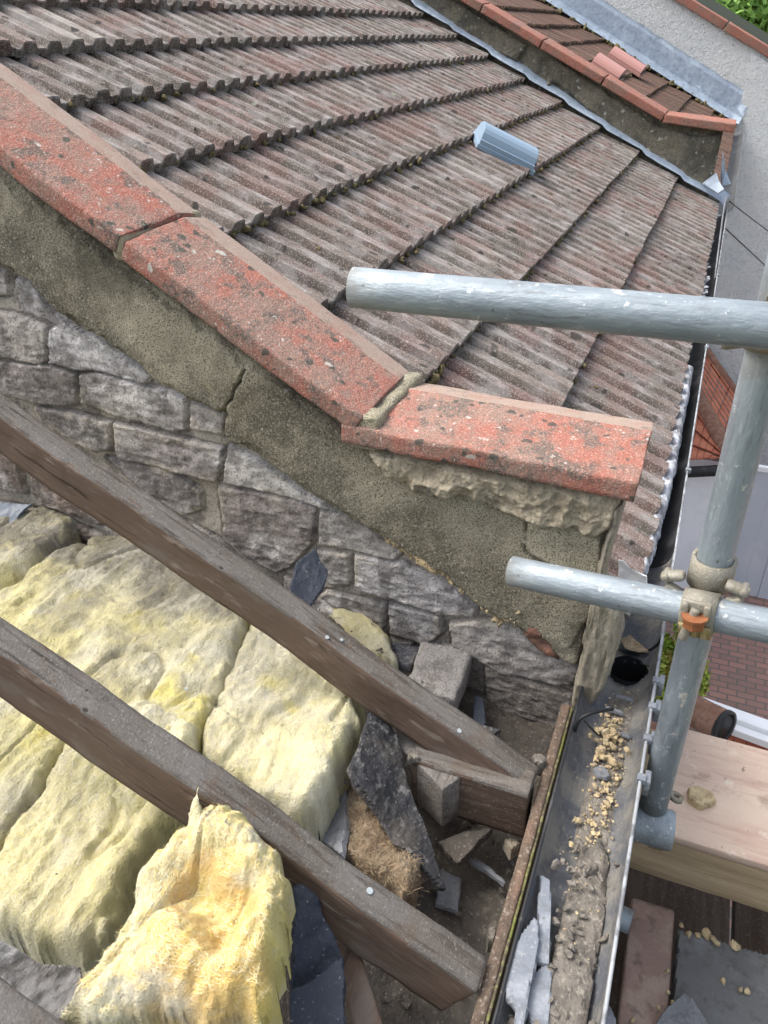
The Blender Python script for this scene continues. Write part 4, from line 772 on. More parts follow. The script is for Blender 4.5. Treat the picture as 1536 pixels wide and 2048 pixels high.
flake('dusty_sheet', Z([(-40, 1868), (30, 1895), (90, 1925), (160, 1936), (172, 1960), (184, 1990), (150, 2060), (90, 2060), (40, 2010), (-40, 1950)], [-.9, -.91, -.93, -.95, -.95, -.96, -.97, -.96, -.92, -.9]), .006, mat('dusty_grey_cloth', (.22, .215, .21), [('n', 12, .45, .62, (.33, .33, .33), .7), ('n', 30, .5, .64, (.12, .11, .1), .7)], bumps=[('n', 60, .006)], rough=.95), 'dust covered grey sheet below the wool at the bottom left', 'sheet', .012, seed=8)
# brown rotten wool
def wool_h(P, sd, W3): Q = np.column_stack([P, P[:, 0] * 0]); return .04 * np.sqrt(np.clip(sd / .06, 0, 1)) + fbm(Q, 24, 4, seed=13, ridge=True) * .022 + fbm(Q, 70, 3, seed=3) * .004
PW = Z([(694, 1560), (719, 1570), (770, 1625), (812, 1681), (838, 1723), (843, 1757), (828, 1799), (804, 1806), (791, 1778), (740, 1760), (690, 1722), (677, 1694)], -1.1)
ow_, wv = pillow('brown_wool', PW, flat(-1.1), M['wool_brown'], .0035, wool_h, None, world_mx=Matrix.Translation(Vector(PW[0])), skirt=.02); tag(ow_, 'clump of brown rotten wool under the black felt flap', 'wool')
sv, sf = strands(wv, 2600, .016, .0004, 5, spread=1.6); rb_ = np.random.default_rng(5); tag(mesh('loose_fibres', sv, sf, M['fibre'], ow_, False, np.repeat(V([[.42, .33, .22], [.3, .22, .14], [.5, .43, .32]])[rb_.integers(0, 3, 2600)], 8, 0)), kind='stuff')
# ================================================================== GLASS WOOL
def batt(name, px, z, T, label, mt='ins', edge=.05, seed=0, amp=.02, dirt=1., nf=2500, slope=(0, 0), extra=None, warm=0, group='yellow glass wool batts', res=.0038):
    P3 = Z(px, z); pl = flat(z)
    c0 = np.mean(P3, 0)
    def hf(P, sd, W3):
        Q = np.column_stack([P, P[:, 0] * 0]); wq = Q + fbm(Q, 5, 2, seed=seed)[:, None] * .06
        h = T * np.sqrt(1 - (1 - np.clip(sd / edge, 0, 1)) ** 2) + fbm(wq * V([.6, 1.5, 1]), 7, 4, seed=seed) * amp * .8 + fbm(wq * V([.55, 1.6, 1]), 13, 4, seed=seed + 3, ridge=True) * amp * .5 - np.exp(-(fbm(wq * V([.5, 1.4, 1]), 4.5, 3, seed=seed + 30) / .03) ** 2) * .012 + fbm(wq + fbm(Q, 20, 2, seed=9)[:, None] * .012, 38, 4, seed=seed + 6, ridge=True) * .0042 + fbm(Q, 95, 3, seed=seed, ridge=True) * .0022
        h += slope[0] * (P[:, 0] - c0[0]) + slope[1] * (P[:, 1] - c0[1])
        if extra: h += extra(P, sd, W3)
        return h
    def cf(P, sd, W3, h):
        Q = np.column_stack([P, P[:, 0] * 0]); n = fbm(Q, 7, 4, seed=seed + 8); k = ss(n, -.3, .45)[:, None]
        c = V([.68, .62, .31]) * (1 - k) + V([.68, .65, .51]) * k; c = c * (.88 + .3 * ss(fbm(Q, 28, 4, seed=seed + 40), -.3, .4)[:, None])
        if warm:
            w = ss(fbm(Q, 10, 3, seed=seed + 21), .0, .5)[:, None]; c = V([.73, .655, .22]) * (1 - k) + V([.68, .64, .42]) * k; hol = sum(np.exp(-((P[:, 0] - q_[0][0]) ** 2 + (P[:, 1] - q_[0][1]) ** 2) / (q_[1] * 1.1) ** 2) for q_ in spot[:3] + spot[4:6])[:, None]; c = c + (V([.80, .48, .14]) - c) * np.clip(w * .35 + ss(hol + .3 * n[:, None], .35, .9), 0, 1) * warm
        y = ss(fbm(Q, 12, 3, seed=seed + 4), .15, .5)[:, None]; c = c + (V([.74, .65, .14]) - c) * y * .75
        d = ss(P[:, 0] + fbm(Q, 9, 4, seed=5) * .16, .90, 1.03) * min(1, dirt * 1.2); d2 = ss(fbm(Q, 8, 4, seed=seed + 13), .08, .45) * .6 * dirt + ss(fbm(Q, 45, 3, seed=seed + 15), .1, .45) * .3 * max(dirt, .25)
        d = np.clip(d + d2, 0, 1)[:, None]; g = V([.19, .175, .15]); return c * (1 - d * .85) + g * d * .85
    t = thing(name, label, 'glass wool', loc=(c0[0], c0[1], c0[2]), group=group)
    o, v = pillow('wool', P3, pl, M[mt], res, hf, t, colf=cf, skirt=.03, rag=.012 if not warm else .016)
    if nf:
        sv, sf = strands(v, int(nf * (.12 if not warm else .04)), .007, .00018, seed + 1, spread=1.6); tag(mesh('loose_fibres', sv, sf, M['fibre'], t, False, np.tile(V([.74, .70, .46]), (len(sv), 1))), kind='stuff')
        r_ = np.random.default_rng(seed + 77); nn_ = np.empty(len(o.data.vertices) * 3); o.data.vertices.foreach_get('normal', nn_); nn_ = nn_.reshape(-1, 3); nn_ = nn_ * np.sign(nn_[:, 2:3] + 1e-9); okv = np.nonzero(nn_[:, 2] > .72)[0]; nm = int(nf * (2.6 if not warm else 1.3)); ix = okv[r_.integers(0, len(okv), nm)]; P_ = v[ix]; Nn = nn_[ix]; n_ = 5; an = fbm(np.column_stack([P_[:, :2], P_[:, 0] * 0]), 5, 2, seed=seed) * 5 + r_.normal(0, .7, nm) + .9
        d_ = np.column_stack([np.cos(an), np.sin(an), r_.normal(0, .05, nm)]); d_ = d_ - Nn * (d_ * Nn).sum(1, keepdims=True); L_ = r_.uniform(.005, .020, nm)[:, None]; b_ = np.cross(Nn, d_) * r_.normal(0, .6, nm)[:, None]; sd_ = np.column_stack([-d_[:, 1], d_[:, 0], d_[:, 0] * 0]); qv = []
        Nz = V([0, 0, .0006])
        for t_ in (0, .25, .5, .75, 1.): c_ = P_ + d_ * L_ * (t_ - .5) + b_ * L_ * (t_ - .5) ** 2 * 1.8 + Nn * (.0007 - .0012 * (2 * t_ - 1) ** 2); w_ = .00015 * (1 - abs(2 * t_ - 1) * .6); qv += [c_ - sd_ * w_, c_ + sd_ * w_]
        qv = np.stack(qv, 1).reshape(-1, 3); o_ = np.arange(nm)[:, None] * 10; qf = np.concatenate([o_ + V([2 * a, 2 * a + 1, 2 * a + 3, 2 * a + 2]) for a in range(4)]).astype(int)
        pal = V([[.72, .68, .52], [.68, .60, .28], [.56, .52, .34], [.74, .71, .60]] if not warm else [[.76, .70, .46], [.76, .62, .20], [.74, .52, .18], [.76, .72, .52]]); vc = np.repeat(pal[r_.integers(0, 4, nm)], 10, 0)
        dk = np.repeat(ss(P_[:, 0], .92, 1.05) * dirt, 10)[:, None]; vc = vc * (1 - dk * .75)
        tag(mesh('matted_fibres', qv, qf, M['fibre'], t, False, vc), kind='stuff')
    return t
batt('glass_wool_batt', [(-60, 1062), (60, 1050), (150, 1055), (178, 1075), (150, 1110), (95, 1170), (40, 1215), (-60, 1260)], -1.03, .07, 'dirty greenish wool hump at the left edge below the plastic sheet', seed=1, dirt=.9, nf=800)
batt('glass_wool_batt', [(-60, 1250), (40, 1210), (110, 1150), (180, 1115), (300, 1085), (400, 1110), (470, 1160), (506, 1235), (496, 1290), (470, 1380), (420, 1470), (398, 1520), (385, 1640), (300, 1700), (150, 1640), (168, 1490), (100, 1620), (0, 1770), (-60, 1800)], -1.015, .055,
     'largest pale yellow wool batt seen between the two full rafters', seed=2, edge=.022, nf=4000, slope=(-.02, .02))
batt('glass_wool_batt', [(166, 1485), (300, 1440), (400, 1480), (392, 1600), (385, 1640), (330, 1700), (290, 1745), (276, 1790), (238, 1862), (236, 1905), (170, 1940), (90, 1925), (0, 1885), (-60, 1870), (-60, 1830), (-2, 1772)], -1.0, .055,
     'yellow wool batt in the lower left behind the torn piece', seed=3, edge=.022, nf=3500, dirt=.35)
batt('glass_wool_batt', [(516, 1240), (600, 1290), (700, 1390), (735, 1432), (728, 1485), (690, 1570), (652, 1650), (612, 1690), (520, 1650), (410, 1560), (404, 1500), (440, 1440), (486, 1330)], -1.055, .075,
     'yellow wool batt whose ragged end faces the black felt', seed=4, edge=.022, nf=3500, dirt=.5)
batt('glass_wool_batt', [(640, 1215), (668, 1212), (700, 1232), (745, 1262), (780, 1300), (796, 1345), (740, 1330), (640, 1250)], -1.10, .06, 'small tuft of wool squeezed between wall and first rafter', seed=5, edge=.03, amp=.01, nf=600, dirt=.2)
# the torn piece folded up in front
TP = [(402, 1580), (408, 1612), (420, 1640), (448, 1652), (470, 1645), (498, 1664), (532, 1698), (562, 1735), (584, 1785), (588, 1850), (580, 1930), (560, 2000), (540, 2070), (120, 2070), (170, 2005), (205, 1930), (248, 1880), (282, 1800), (296, 1745), (318, 1722), (352, 1700), (384, 1690), (382, 1650), (394, 1612)]
spot = [(az(x, y, -.84), r_, d_) for x, y, r_, d_ in [(398, 1790, .035, .035), (470, 1830, .03, .03), (400, 1760, .02, .02), (520, 1720, .03, -.012), (330, 1930, .05, -.02), (480, 1980, .05, -.015), (300, 1760, .02, -.012), (440, 1890, .018, .022), (440, 1760, .016, -.016), (505, 1880, .016, -.014), (425, 1700, .03, -.018), (360, 1860, .02, -.012), (545, 1820, .02, -.012), (500, 1780, .014, .014)]]
def tx(P, sd, W3):
    h = P[:, 0] * 0
    for c, r_, d_ in spot: h -= d_ * np.exp(-((P[:, 0] - c[0]) ** 2 + (P[:, 1] - c[1]) ** 2) / r_ ** 2)
    return h
batt('glass_wool_batt', TP, -.88, .055, 'bright freshly torn wool piece with an orange core in front of the middle rafter', mt='ins_fresh', seed=7, edge=.045, amp=.030, dirt=0, nf=6000, extra=tx, warm=.65, res=.003)
tuft = bpy.data.objects[[o.name for o in SC.objects if o.get('label', '').startswith('bright freshly')][0]]
for (pa, pm, pb_, r0) in (((404, 1700), (403, 1630), (399, 1576), .024), ((462, 1700), (458, 1670), (452, 1638), .024), ((505, 1720), (500, 1690), (492, 1655), .02)):
    a_, m2_, b2_ = az(*pa, -.85), az(*pm, -.825), az(*pb_, -.80); L_ = float(np.linalg.norm(b2_ - a_))
    v, f = sweep(circ(r0, 24), L_, .003, .010, 45, int(pa[0]), taper=lambda x, p: p * max(.04, (1 - (x / L_)) ** 1.25) + V([.006 * math.sin(x / L_ * 3), 0])); vv = xf(v, frame(a_, b2_ - a_))
    mesh('wool_wisp', vv, f, M['ins_fresh'], tuft, True, np.tile(V([.80, .74, .46]), (len(v), 1)))
# dust and little crumbs lying by the wall foot
sp = []
for i in range(260):
    X = random.uniform(.75, 1.14); Y = random.uniform(.35, 1.6); sp.append((V([X, Y, H - 1.03 + random.gauss(0, .006) - .06 * max(0, .6 - Y)]), random.uniform(.002, .007), i, (1, 1, .6), 1))
for i in range(160):
    X = random.uniform(.45, 1.1); Y = random.uniform(.12, .4); sp.append((V([X, Y, H - 1.225 + .15 * max(0, (Y - .14) / .48) ** 1.3]), random.uniform(.003, .010), i + 400, (1, 1, .6), 1))
v, f = grp_chunks(sp); tag(mesh('rubble_bits', v, f, M['dust'], smooth=False), 'small mortar bits scattered on wool and dust along the wall foot', 'rubble', kind='stuff')
# ================================================================== SCAFFOLD
def pipe(name, label, Pa, Pb, group='scaffold tubes', r=.02415, mark=None):
    Pa = V(Pa); Pb = V(Pb); d = Pb - Pa; L = float(np.linalg.norm(d)); mx = frame(Pa, d); t = thing(name, label, 'scaffold tube', mx=mx, group=group)
    o_, fo = sweep(circ(r, 40), L, .05, .0004, 12, 1, cap=False); i_, fi = sweep(circ(r - .004, 40), L, .05, cap=False); n = len(o_); k = n // 40
    f = list(fo) + [tuple(a + n for a in q[::-1]) for q in fi]
    for b in (0, (k - 1) * 40):
        for j in range(40):
            q = (b + j, b + (j + 1) % 40, n + b + (j + 1) % 40, n + b + j); f.append(q[::-1] if b == 0 else q)
    mesh('tube', np.concatenate([o_, i_]), f, M['galv'], t, True, world=False)
    return t, mx
def ring(r0, r1, L, a0=0, a1=360, n=28, x=0):
    full = a1 - a0 >= 360; a = np.radians(np.linspace(a0, a1, n + 1)); P = [(math.cos(t), math.sin(t)) for t in a]
    pr = [(c * r1, s_ * r1) for c, s_ in P] + [(c * r0, s_ * r0) for c, s_ in P[::-1]]
    v, f = sweep(pr, L, .02); return v + V([x, 0, 0]), f
PS = ray(1390, 1275) * 1.172; SX, SY = PS[0], PS[1]
ua, ub = ad(706, 575, .935), ad(1525, 651, .81); ud = ub - ua
tu, mu = pipe('scaffold_tube', 'upper horizontal scaffold tube crossing over the tiles', ua, ua + ud * 1.5)
la, lb_ = ad(1022, 1142, 1.23), ad(1536, 1252, 1.05); ld = lb_ - la
pipe('scaffold_tube', 'lower horizontal scaffold tube ending over the cement band', la, la + ld * 1.6)
# dark scuff on the upper tube: a worn patch standing a hair proud
la, lb_ = ad(1022, 1142, 1.23), ad(1536, 1252, 1.05); ld = lb_ - la
tt = ((SX - la[0]) * ld[0] + (SY - la[1]) * ld[1]) / (ld[0] ** 2 + ld[1] ** 2); q_ = la + ld * tt; w_ = V([SX - q_[0], SY - q_[1]]); w_ = w_ / np.linalg.norm(w_) * .0492; print('gap', SX - q_[0], SY - q_[1])
SX, SY = q_[0] + w_[0], q_[1] + w_[1]
pipe('scaffold_tube', 'upright scaffold tube standing beside the gutter', V([SX, SY, H - 1.18]), V([SX, SY, H - .19]))
def coupler(name, label, C, du, dv, sidev, fl_=1):
    """C crossing centre; du axis of the horizontal tube, dv axis of the upright, sidev from the upright to the horizontal tube"""
    du = Vector(du).normalized(); mx = frame(C, du, dv); t = thing(name, label, 'scaffold clamp', mx=mx, group='scaffold couplers'); 
    side = 1 if (mx.to_3x3().inverted() @ Vector(sidev)).y > 0 else -1
    o = side * .0255; parts = [xf_(ring(.0248, .031, .046, x=-.023), Matrix.Translation((0, o, 0)))]
    v, f = join(parts); mesh('band', v, f, M['coupler'], t, True, world=False)
    rz = Matrix.Translation((0, -o, 0)) @ Matrix.Rotation(-math.pi / 2, 4, 'Y')
    up_ = closest(LPz(C)); rz = mx.inverted() @ Matrix.Translation(Vector((up_[0], up_[1], C[2] + .040 * fl_))) @ Matrix.Rotation(-math.pi / 2, 4, 'Y')
    v, f = join([xf_(ring(.0248, .031, .044, x=-.022), rz)]); mesh('band', v, f, M['coupler'], t, True, world=False)
    # hinge lugs either side of the upright
    lug = []
    for sx in (-1, 1):
        lug.append(xf_(boxm(-.016, .016, -.010, .010, -.007, .007, .006), Matrix.Translation((sx * .043, o * .2, .038 * fl_)) @ Matrix.Rotation(sx * .25, 4, 'Y')))
        lug.append(xf_(sweep(circ(.0055, 14), .026, .01, endround=.002), Matrix.Translation((sx * .052, o * .2 - .013, .038 * fl_)) @ Matrix.Rotation(math.pi / 2, 4, 'Z')))
        lug.append(xf_(boxm(-.012, .012, -.008, .008, -.006, .006, .004), Matrix.Translation((sx * .040, o * .2 + side * .004, .018 * fl_)) @ Matrix.Rotation(-sx * .5, 4, 'Y')))
    for q in (lug[:3], lug[3:]): v, f = join(q); mesh('hinge_lug', v, f, M['coupler'], t, True, world=False)
    yy = o + side * .031
    br = [xf_(boxm(-.019, .019, -.004, .004, -.010, .010, .004), Matrix.Translation((0, yy + side * .001, .030))), xf_(boxm(-.019, -.010, -.006, .006, -.012, .016, .004), Matrix.Translation((0, yy + side * .003, .022))), xf_(boxm(.010, .019, -.006, .006, -.012, .016, .004), Matrix.Translation((0, yy + side * .003, .022)))]
    v, f = join(br); mesh('yoke', v, f, M['coupler'], t, True, world=False)
    v, f = join([xf_(ring(.0315, .037, .042, 0, 90, 12, x=-.021), Matrix.Translation((0, o, 0)) @ Matrix.Rotation(-math.pi / 2 if side > 0 else math.pi, 4, 'X')),
                 ] + [xf_(boxm(-.004, .004, -.003, .003, -.010, .010, .002), Matrix.Translation((sx * .013, o + side * .034, -.010))) for sx in (-1, 0, 1)]); mesh('flap', v, f, M['brass'], t, True, world=False)
    bolt = [xf_(sweep(circ(.0065, 14), .055, .01, endround=.001), Matrix.Translation((0, yy + side * .007, .030)) @ Matrix.Rotation(math.pi / 2 + side * .25 * side, 4, 'Y'))]
    v, f = join(bolt); bl_ = mesh('bolt', v, f, M['coupler'], t, True, world=False)
    v, f = join([xf_(sweep(circ(.0155, 6), .015, .01, endround=.002), Matrix.Translation((0, yy + side * .010, .018)) @ Matrix.Rotation(math.pi / 2, 4, 'Y')), xf_(sweep(circ(.0175, 20), .003, .01), Matrix.Translation((0, yy + side * .010, .022)) @ Matrix.Rotation(math.pi / 2, 4, 'Y'))]); mesh('nut', v, f, M['rust'], bl_, False, world=False)
    v, f = sweep(circ(.0068, 14), .012, .004, endround=.001); mesh('bolt_tip', xf(v, Matrix.Translation((0, yy + side * .010, .010)) @ Matrix.Rotation(math.pi / 2, 4, 'Y')), f, M['rust'], bl_, True, world=False)
    return t
def xf_(vf, mx): return xf(np.asarray(vf[0]), mx), vf[1]
LPz = lambda C: C[2]
def closest(z_on):  # point on the upright at a height
    return V([SX, SY, z_on])
tt = ((SY - la[1]) * ld[1] + (SX - la[0]) * ld[0]) / (ld[0] ** 2 + ld[1] ** 2); LP_ = la + ld * tt
coupler('scaffold_coupler', 'dirty clamp with an orange rusty nut joining upright and lower tube', (LP_ + closest(LP_[2])) / 2, ld, (0, 0, 1), LP_ - closest(LP_[2]))
tt = ((SY - ua[1]) * ud[1] + (SX - ua[0]) * ud[0]) / (ud[0] ** 2 + ud[1] ** 2); UP_ = ua + ud * tt
coupler('scaffold_coupler', 'clamp cut by the right edge joining upright and upper tube', (UP_ + closest(UP_[2])) / 2, ud, (0, 0, 1), UP_ - closest(UP_[2]), -1)
# foot fitting of the upright: stub of transom with a clamp eye
ft = thing('tube_fitting', 'capped silver fitting under the foot of the upright tube', 'scaffold fitting', V([SX, SY, H - 1.36]))
fa_, fb_ = az(1262, 1640, -1.215), az(1346, 1662, -1.215); dfi = fb_ - fa_
v, f = sweep(circ(.035, 32), float(np.linalg.norm(dfi)) + .05, .01, .0006, 20, 2, endround=.006); mesh('sleeve', xf(v, frame(fa_ - dfi / np.linalg.norm(dfi) * .05, dfi)), f, M['galv'], ft)
v, f = join([ring(.006, .013, .008)]); mesh('eye', xf(v, frame(az(1350, 1598, -1.19), (.3, -.2, 1))), f, M['coupler'], ft)
# timber bearer and board
bx0, bx1 = 1.095, 1.39
be = thing('timber_bearer', 'thick pale sawn timber bearer lying across under the scaffold board', 'timber', (1.2, -.4, H - 1.6))
v, f = sweep(resamp(rrect(bx1 - bx0, .12, .006, 2), .02), 1.3, .02, .002, 9, 3, endround=.006); mesh('beam', xf(v, frame(((bx0 + bx1) / 2, -.045, H - 1.435), (0, -1, 0))), f, M['beam'], be)
v, f = sweep(resamp(rrect(bx1 - bx0 + .004, .02, .003, 2), .02), 1.25, .02, .0015, 9, 5, endround=.003); bo = mesh('scaffold_board', xf(v, frame(((bx0 + bx1) / 2, -.10, H - 1.362), (0, -1, 0))), f, M['board']); tag(bo, 'pinkish plywood board stained pale at its edge on the timber bearer', 'board')
flake('mortar_lump', Z([(1374, 1582), (1396, 1580), (1428, 1596), (1432, 1612), (1402, 1622), (1376, 1604)], -1.35), .016, M['crumb'], 'brown and yellow mortar splat stuck on the pinkish board', 'mortar', .006, seed=14)
# things under the bearer
pk = thing('brick_pier', 'rough pinkish brown plank running beside the gutter below the bearer', 'plank', (.85, -.14, H - 1.66))
v, f = sweep(resamp(rrect(.088, .04, .005, 2), .01), 1.0, .012, .003, 14, 7, endround=.005); a_ = az(1302, 1850, -1.6); mesh('plank_face', xf(v, frame(a_ + V([.05, 0, -.02]), (-1, -.02, 0))), f, M['plank'], pk)
pk.name = 'muddy_plank'
sl_ = Z([(1355, 1868), (1560, 1925), (1640, 2000), (1560, 2120), (1330, 2120)], -1.61); flake('slab', sl_, .02, mat('dark_stained_slab', (.11, .115, .12), [('n', 8, .45, .64, (.18, .19, .20), .7), ('n', 40, .5, .66, (.07, .07, .065), .6)], bumps=[('n', 40, .004)]), 'dark stained slab below the bearer at the bottom right', 'slab', .002, .006, seed=3)
flake('slate_fragment', Z([(1300, 2062), (1330, 2020), (1366, 1990), (1386, 2000), (1420, 2062)], -1.58), .008, M['slate'], 'pointed grey slate on the slab at the bottom right edge', 'slate', seed=15)
cl = [(1378, 1868, .012), (1396, 1872, .009), (1414, 1872, .013), (1428, 1880, .013), (1468, 1888, .014), (1446, 1962, .007), (1480, 1980, .009), (1496, 1984, .009), (1334, 1942, .007), (1335, 1985, .005), (1344, 2005, .006), (1364, 1850, .005), (1318, 2020, .006), (1266, 2040, .006)]
sp = [(az(x, y, -1.585), r_, i + 20, (1, 1, .7), 2) for i, (x, y, r_) in enumerate(cl)]; v, f = grp_chunks(sp); tag(mesh('mortar_crumbs', v, f, M['crumb']), 'yellow mortar crumbs scattered on slab and plank below the bearer', 'crumbs', kind='stuff')
# dark lower deck and a transom glimpsed between gutter and plank
dk = thing('scaffold_deck', 'dark lower scaffold deck seen in the gap beside the gutter', 'deck', (.8, -.5, H - 1.75))
v, f = boxm(-1, 1.6, -.32, -.03, H - 1.78, H - 1.74, .003); mesh('deck_board', v, f, M['darkwood'], dk); v, f = boxm(-1, 1.6, -.9, -.33, H - 1.78, H - 1.74, .003); mesh('deck_board', v, f, M['darkwood'], dk)
pipe('scaffold_tube', 'short galvanised transom end poking out from under the gutter below the bearer', az(1262, 1845, -1.56), az(1200, 1815, -1.56))
flake('slate_fragment', Z([(1212, 1998), (1228, 2030), (1236, 2060), (1206, 2060)], -1.55), .006, M['slate_pale'], 'pale slate corner in the dark gap beside the gutter', 'slate', seed=16)
# ================================================================== DOWN IN THE GARDEN
# bay with orange tiled hip roof
bay = thing('bay_roof', 'small orange clay tiled hip roof with round ridge tiles below the gutter', 'roof', ax(1400, 930, 9.8) * V([1, 1, 0]))
def patch(name, q, n, m_, mt, parent, th=.05):
    q = [V(a) for a in q]; vs = []; fs = []; u_ = np.linspace(0, 1, 3); up = np.cross(q[1] - q[0], q[3] - q[0]); up /= np.linalg.norm(up); up = up if up[2] > 0 else -up
    P = lambda a, b: (q[0] * (1 - a) + q[1] * a) * (1 - b) + (q[3] * (1 - a) + q[2] * a) * b
    o = 0
    for j in range(m_):
        for i in range(n):
            a0, a1 = i / n + .004, (i + 1) / n - .004; b0, b1 = j / m_, (j + 1) / m_; k = random.gauss(0, .004)
            c = [P(a0, b0) + up * (.0 + k), P(a1, b0) + up * (.0 + k), P(a1, b1) + up * (.035 + k), P(a0, b1) + up * (.035 + k)]; c += [x - up * .02 for x in c]
            vs += c; fs += [tuple(o + t for t in a) for a in ((0, 1, 2, 3), (7, 6, 5, 4), (0, 4, 5, 1), (1, 5, 6, 2), (2, 6, 7, 3), (3, 7, 4, 0))]; o += 8
    return mesh(name, V(vs), fs, mt, parent, False)
h1a, h1b = ax(1412, 704, 11.6), ax(1485, 808, 11.6); h2a, h2b = ax(1398, 800, 10.7), ax(1462, 920, 9.25)
h0a, h0b = h1a + (h1a - h1b) * .8, h2a + (h2a - h2b) * .8
E1 = ax(1448, 918, 9.15); E0 = ax(1384, 922, 9.15); E0b = E0 + (E0 - E1) * 1.2
M['orange_dark'] = M['orange']
patch('tiled_slope', [h0a, h1b + (h1b - h1a) * .6, h2b + (h2b - h2a) * .3, h0b], 10, 9, M['orange'], bay)
patch('tiled_slope', [h0b, h2b, E1, E0b], 10, 4, M['orange'], bay)
for a, b, r_ in ((h1a + (h1a - h1b) * .6, h1b + (h1b - h1a) * .6, .07), (h0b, h2b + (h2b - h2a) * .15, .11)):
    d = b - a; L = float(np.linalg.norm(d)); v, f = sweep(circ(r_, 16), L, .1, .008, 5, 3); mesh('ridge_tiles', xf(v, frame(a, d)), f, M['clay'], bay)
v, f = sweep(circ(.07, 14), 1.9, .3); mesh('bay_gutter', xf(v, frame(E1 + V([-.05, -.15, -.09]), E0b - E1)), f, M['pvc'], bay)
bw = thing('bay_wall', 'white rendered bay wall below the orange hip roof', 'wall', (9.5, -.2, 0)); v, f = boxm(9.30, 11.8, -.60, .12, 0, E1[2] - .12); mesh('wall', v, f, M['white'], bw, False)
# grey sheet metal gate
gt = thing('metal_gate', 'grey ribbed sheet metal gate standing on the red block paving', 'gate', (9.5, -2, 0))
for i in range(16):
    y0 = -.62 - i * .2; v, f = boxm(9.42, 9.45, y0 - .195, y0, .02, H - 4.62, .004); mesh('ribbed_panel', v, f, M['metal_door'], gt, False) if i == 0 else None
    if i: v_, f_ = v, f
parts = [boxm(9.42 + (.012 if i % 2 else 0), 9.45, -.62 - i * .2 - .198, -.62 - i * .2, .02, H - 4.62, .004) for i in range(1, 20)]
v, f = join(parts); mesh('ribbed_panel', v, f, M['metal_door'], gt, False)
v, f = boxm(9.40, 9.47, -4.6, -.6, H - 4.62, H - 4.56, .005); mesh('top_rail', v, f, M['white'], gt, False)
# leaves: bushes and trees
def leafm(n, c, rad, ls, seed, low=-1.):
    r = np.random.default_rng(seed); P = []
    nb = 26; B_ = r.normal(size=(nb, 3)); B_ /= np.linalg.norm(B_, axis=1, keepdims=True); B_ *= r.uniform(.35, .85, (nb, 1)); S = r.uniform(.22, .42, nb)
    i = r.integers(0, nb, n); d = r.normal(size=(n, 3)); d /= np.linalg.norm(d, axis=1, keepdims=True); P = B_[i] + d * (S[i] * r.uniform(.6, 1.05, n))[:, None]
    P = P * V(rad) + V(c); a = r.normal(size=(n, 3)); a /= np.linalg.norm(a, axis=1, keepdims=True); nn = d * .8 + r.normal(size=(n, 3)) * .6; b = np.cross(nn, a); b /= np.linalg.norm(b, axis=1, keepdims=True); a = np.cross(b, nn); a /= np.linalg.norm(a, axis=1, keepdims=True)
    s_ = ls * r.uniform(.6, 1.3, (n, 1)); q = np.stack([P - a * s_, P + b * s_ * .45, P + a * s_, P - b * s_ * .45], 1).reshape(-1, 3)
    sh = r.uniform(.7, 1.3, (nb, 3)) * V([1, 1, .9]); cc = np.repeat(sh[i] * r.uniform(.8, 1.2, (n, 1)), 4, 0)
    return q, np.arange(n * 4).reshape(n, 4), cc
M['leaf'] = mat('tree_leaf', (.07, .13, .04), rough=.6, vcol=True, spec=.3)
def tree(label, c, rad, trunk_h, n, ls, seed, base=(.075, .13, .04)):
    t = thing('broadleaf_tree', label, 'tree', (c[0], c[1], 0), group='trees behind the white house')
    q, f, cc = leafm(n, c, rad, ls, seed); mesh('crown', q, f, M['leaf'], t, True, cc * V(base))
    pr = circ(.22, 12); v, ff = sweep(pr, c[2], .5, .03, 2, seed, taper=lambda x, p: p * (1 - .6 * x / c[2])); parts = [xf_((v, ff), frame((c[0], c[1], 0), (0, 0, 1), (1, 0, 0)))]
    rr = random.Random(seed)
    for k in range(7):
        d = V([rr.uniform(-1, 1), rr.uniform(-1, 1), rr.uniform(.3, 1)]); v, ff = sweep(circ(.09, 8), 2.4, .4, .02, 2, k, taper=lambda x, p: p * (1 - .8 * x / 2.4)); parts.append(xf_((v, ff), frame((c[0], c[1], c[2] * (.5 + .07 * k)), d)))
    v, ff = join(parts); mesh('trunk', v, ff, M['darkwood'], t)
tree('light green leafy tree rising behind the red coping at the top right', (25, 1.3, 6.6), (3.2, 3.0, 2.8), 4, 26000, .12, 1, (.15, .24, .065))
tree('darker bluish green tree cut by the top right corner', (27, -2.2, 6.8), (3.4, 3.2, 3.0), 4, 26000, .12, 2, (.06, .14, .06))
tree('mid green tree glimpsed behind the other two', (34, 2.2, 6.5), (4.4, 4.4, 4.4), 5, 20000, .16, 3, (.11, .2, .06))
tree('tall dark tree far behind at the corner', (40, -1.5, 6.5), (5, 6, 5), 5, 16000, .2, 4, (.06, .12, .045))
def bush(label, c, rad, n, ls, seed, base):
    t = thing('garden_shrub', label, 'shrub', (c[0], c[1], 0), group='shrubs on the driveway edge'); q, f, cc = leafm(n, c, rad, ls, seed); mesh('foliage', q, f, M['leaf'], t, True, cc * V(base))
    parts = [xf_(sweep(circ(.02, 6), c[2], .3), frame((c[0] + .05 * k, c[1], 0), (.1 * (k - 1), .06, 1), (1, 0, 0))) for k in range(3)]; v, ff = join(parts); mesh('stem', v, ff, M['darkwood'], t)
bc_ = az(1352, 1320, -5.6); bush('yellow green shrub showing on both sides of the upright tube', bc_, (.62, .36, .5), 9000, .035, 5, (.30, .36, .07))
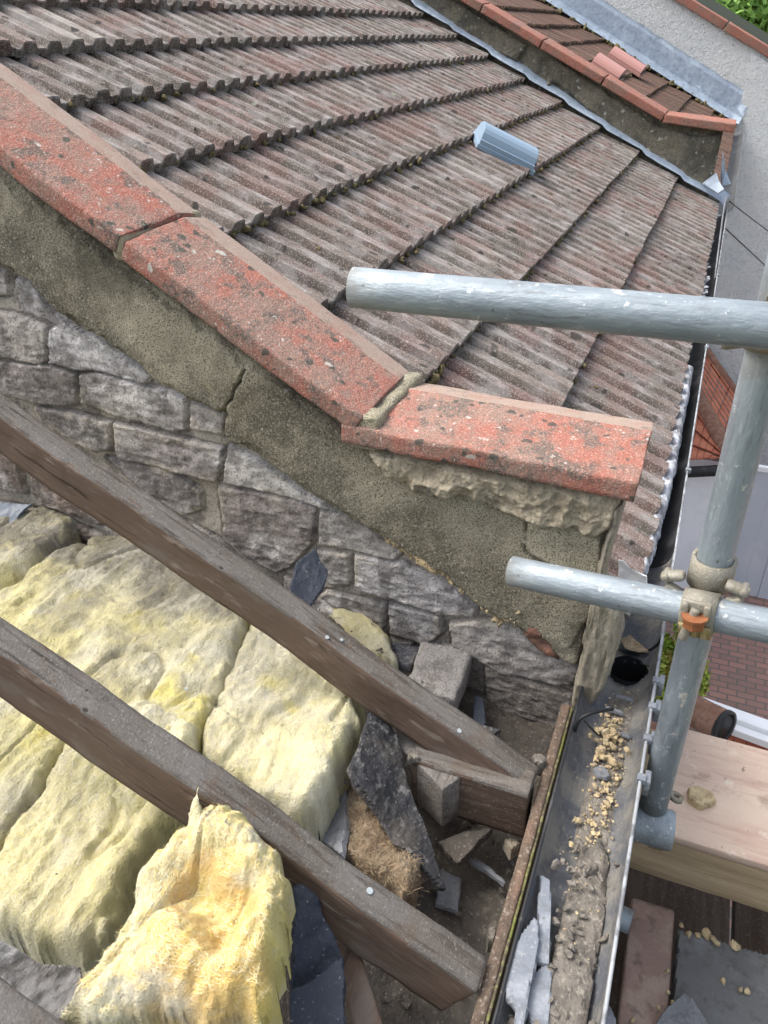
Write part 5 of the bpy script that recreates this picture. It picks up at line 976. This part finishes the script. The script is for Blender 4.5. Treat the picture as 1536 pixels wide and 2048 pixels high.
# white framed lower window head with clay pipe
wa, wb = az(1402, 1388, -3.2), az(1600, 1458, -3.2)
wf = thing('window_frame', 'white bay window head beside the brown clay pipe above the paving', 'window frame', wa)
d = wb - wa; L = float(np.linalg.norm(d)); v, f = sweep(rrect(.085, .05, .008), L + .4, .2, endround=.004); mesh('frame_bar', xf(v, frame(wa + V([-.05, 0, -.03]), d)), f, M['white'], wf, False)
v, f = sweep(rrect(.05, .05, .006), L + .4, .2, endround=.004); mesh('frame_bar', xf(v, frame(wa + V([-.14, -.12, -.06]), d)), f, M['white'], wf, False)
cp = thing('clay_pipe', 'fat brown clay ridge piece with a dark open end above the pinkish board', 'clay pipe', az(1395, 1440, -3.2))
ca, cb_ = az(1352, 1400, -3.2), az(1446, 1452, -3.15); d = cb_ - ca; L = float(np.linalg.norm(d)); v, f = sweep(circ(.088, 24), L, .03, .006, 9, 4, endround=.01); mesh('pipe_body', xf(v, frame(ca, d)), f, M['clay'], cp)
v, f = ring(.075, .094, .02); mesh('dark_rim', xf(v, frame(ca + d * (1 - .01), d)), f, M['pvc'], cp); v, f = sweep(circ(.076, 20), .006, .1); mesh('dark_mouth', xf(v, frame(ca + d * 1.02, d)), f, M['pvc'], cp)
rp = thing('tiled_sill', 'orange brown tiled sill under the white window head', 'sill', az(1480, 1500, -3.4)); s0, s1, s2, s3 = Z([(1440, 1452), (1620, 1500), (1620, 1580), (1380, 1500)], -3.35)
patch('sill_tiles', [s3, s2, s1, s0], 8, 3, M['orange'], rp)
tb = thing('brown_ledge', 'shadowed brown ledge between upright tube and clay pipe', 'ledge', az(1400, 1500, -3.5)); q = Z([(1300, 1440), (1480, 1500), (1620, 1560), (1300, 1560)], -3.5); v = V(q + [a - V([0, 0, .1]) for a in q]); mesh('ledge_slab', v, [(0, 1, 2, 3), (7, 6, 5, 4), (0, 4, 5, 1), (1, 5, 6, 2), (2, 6, 7, 3), (3, 7, 4, 0)], M['clay'], tb, False)
print('polys', sum(len(o.data.polygons) for o in SC.objects if o.type == 'MESH'))
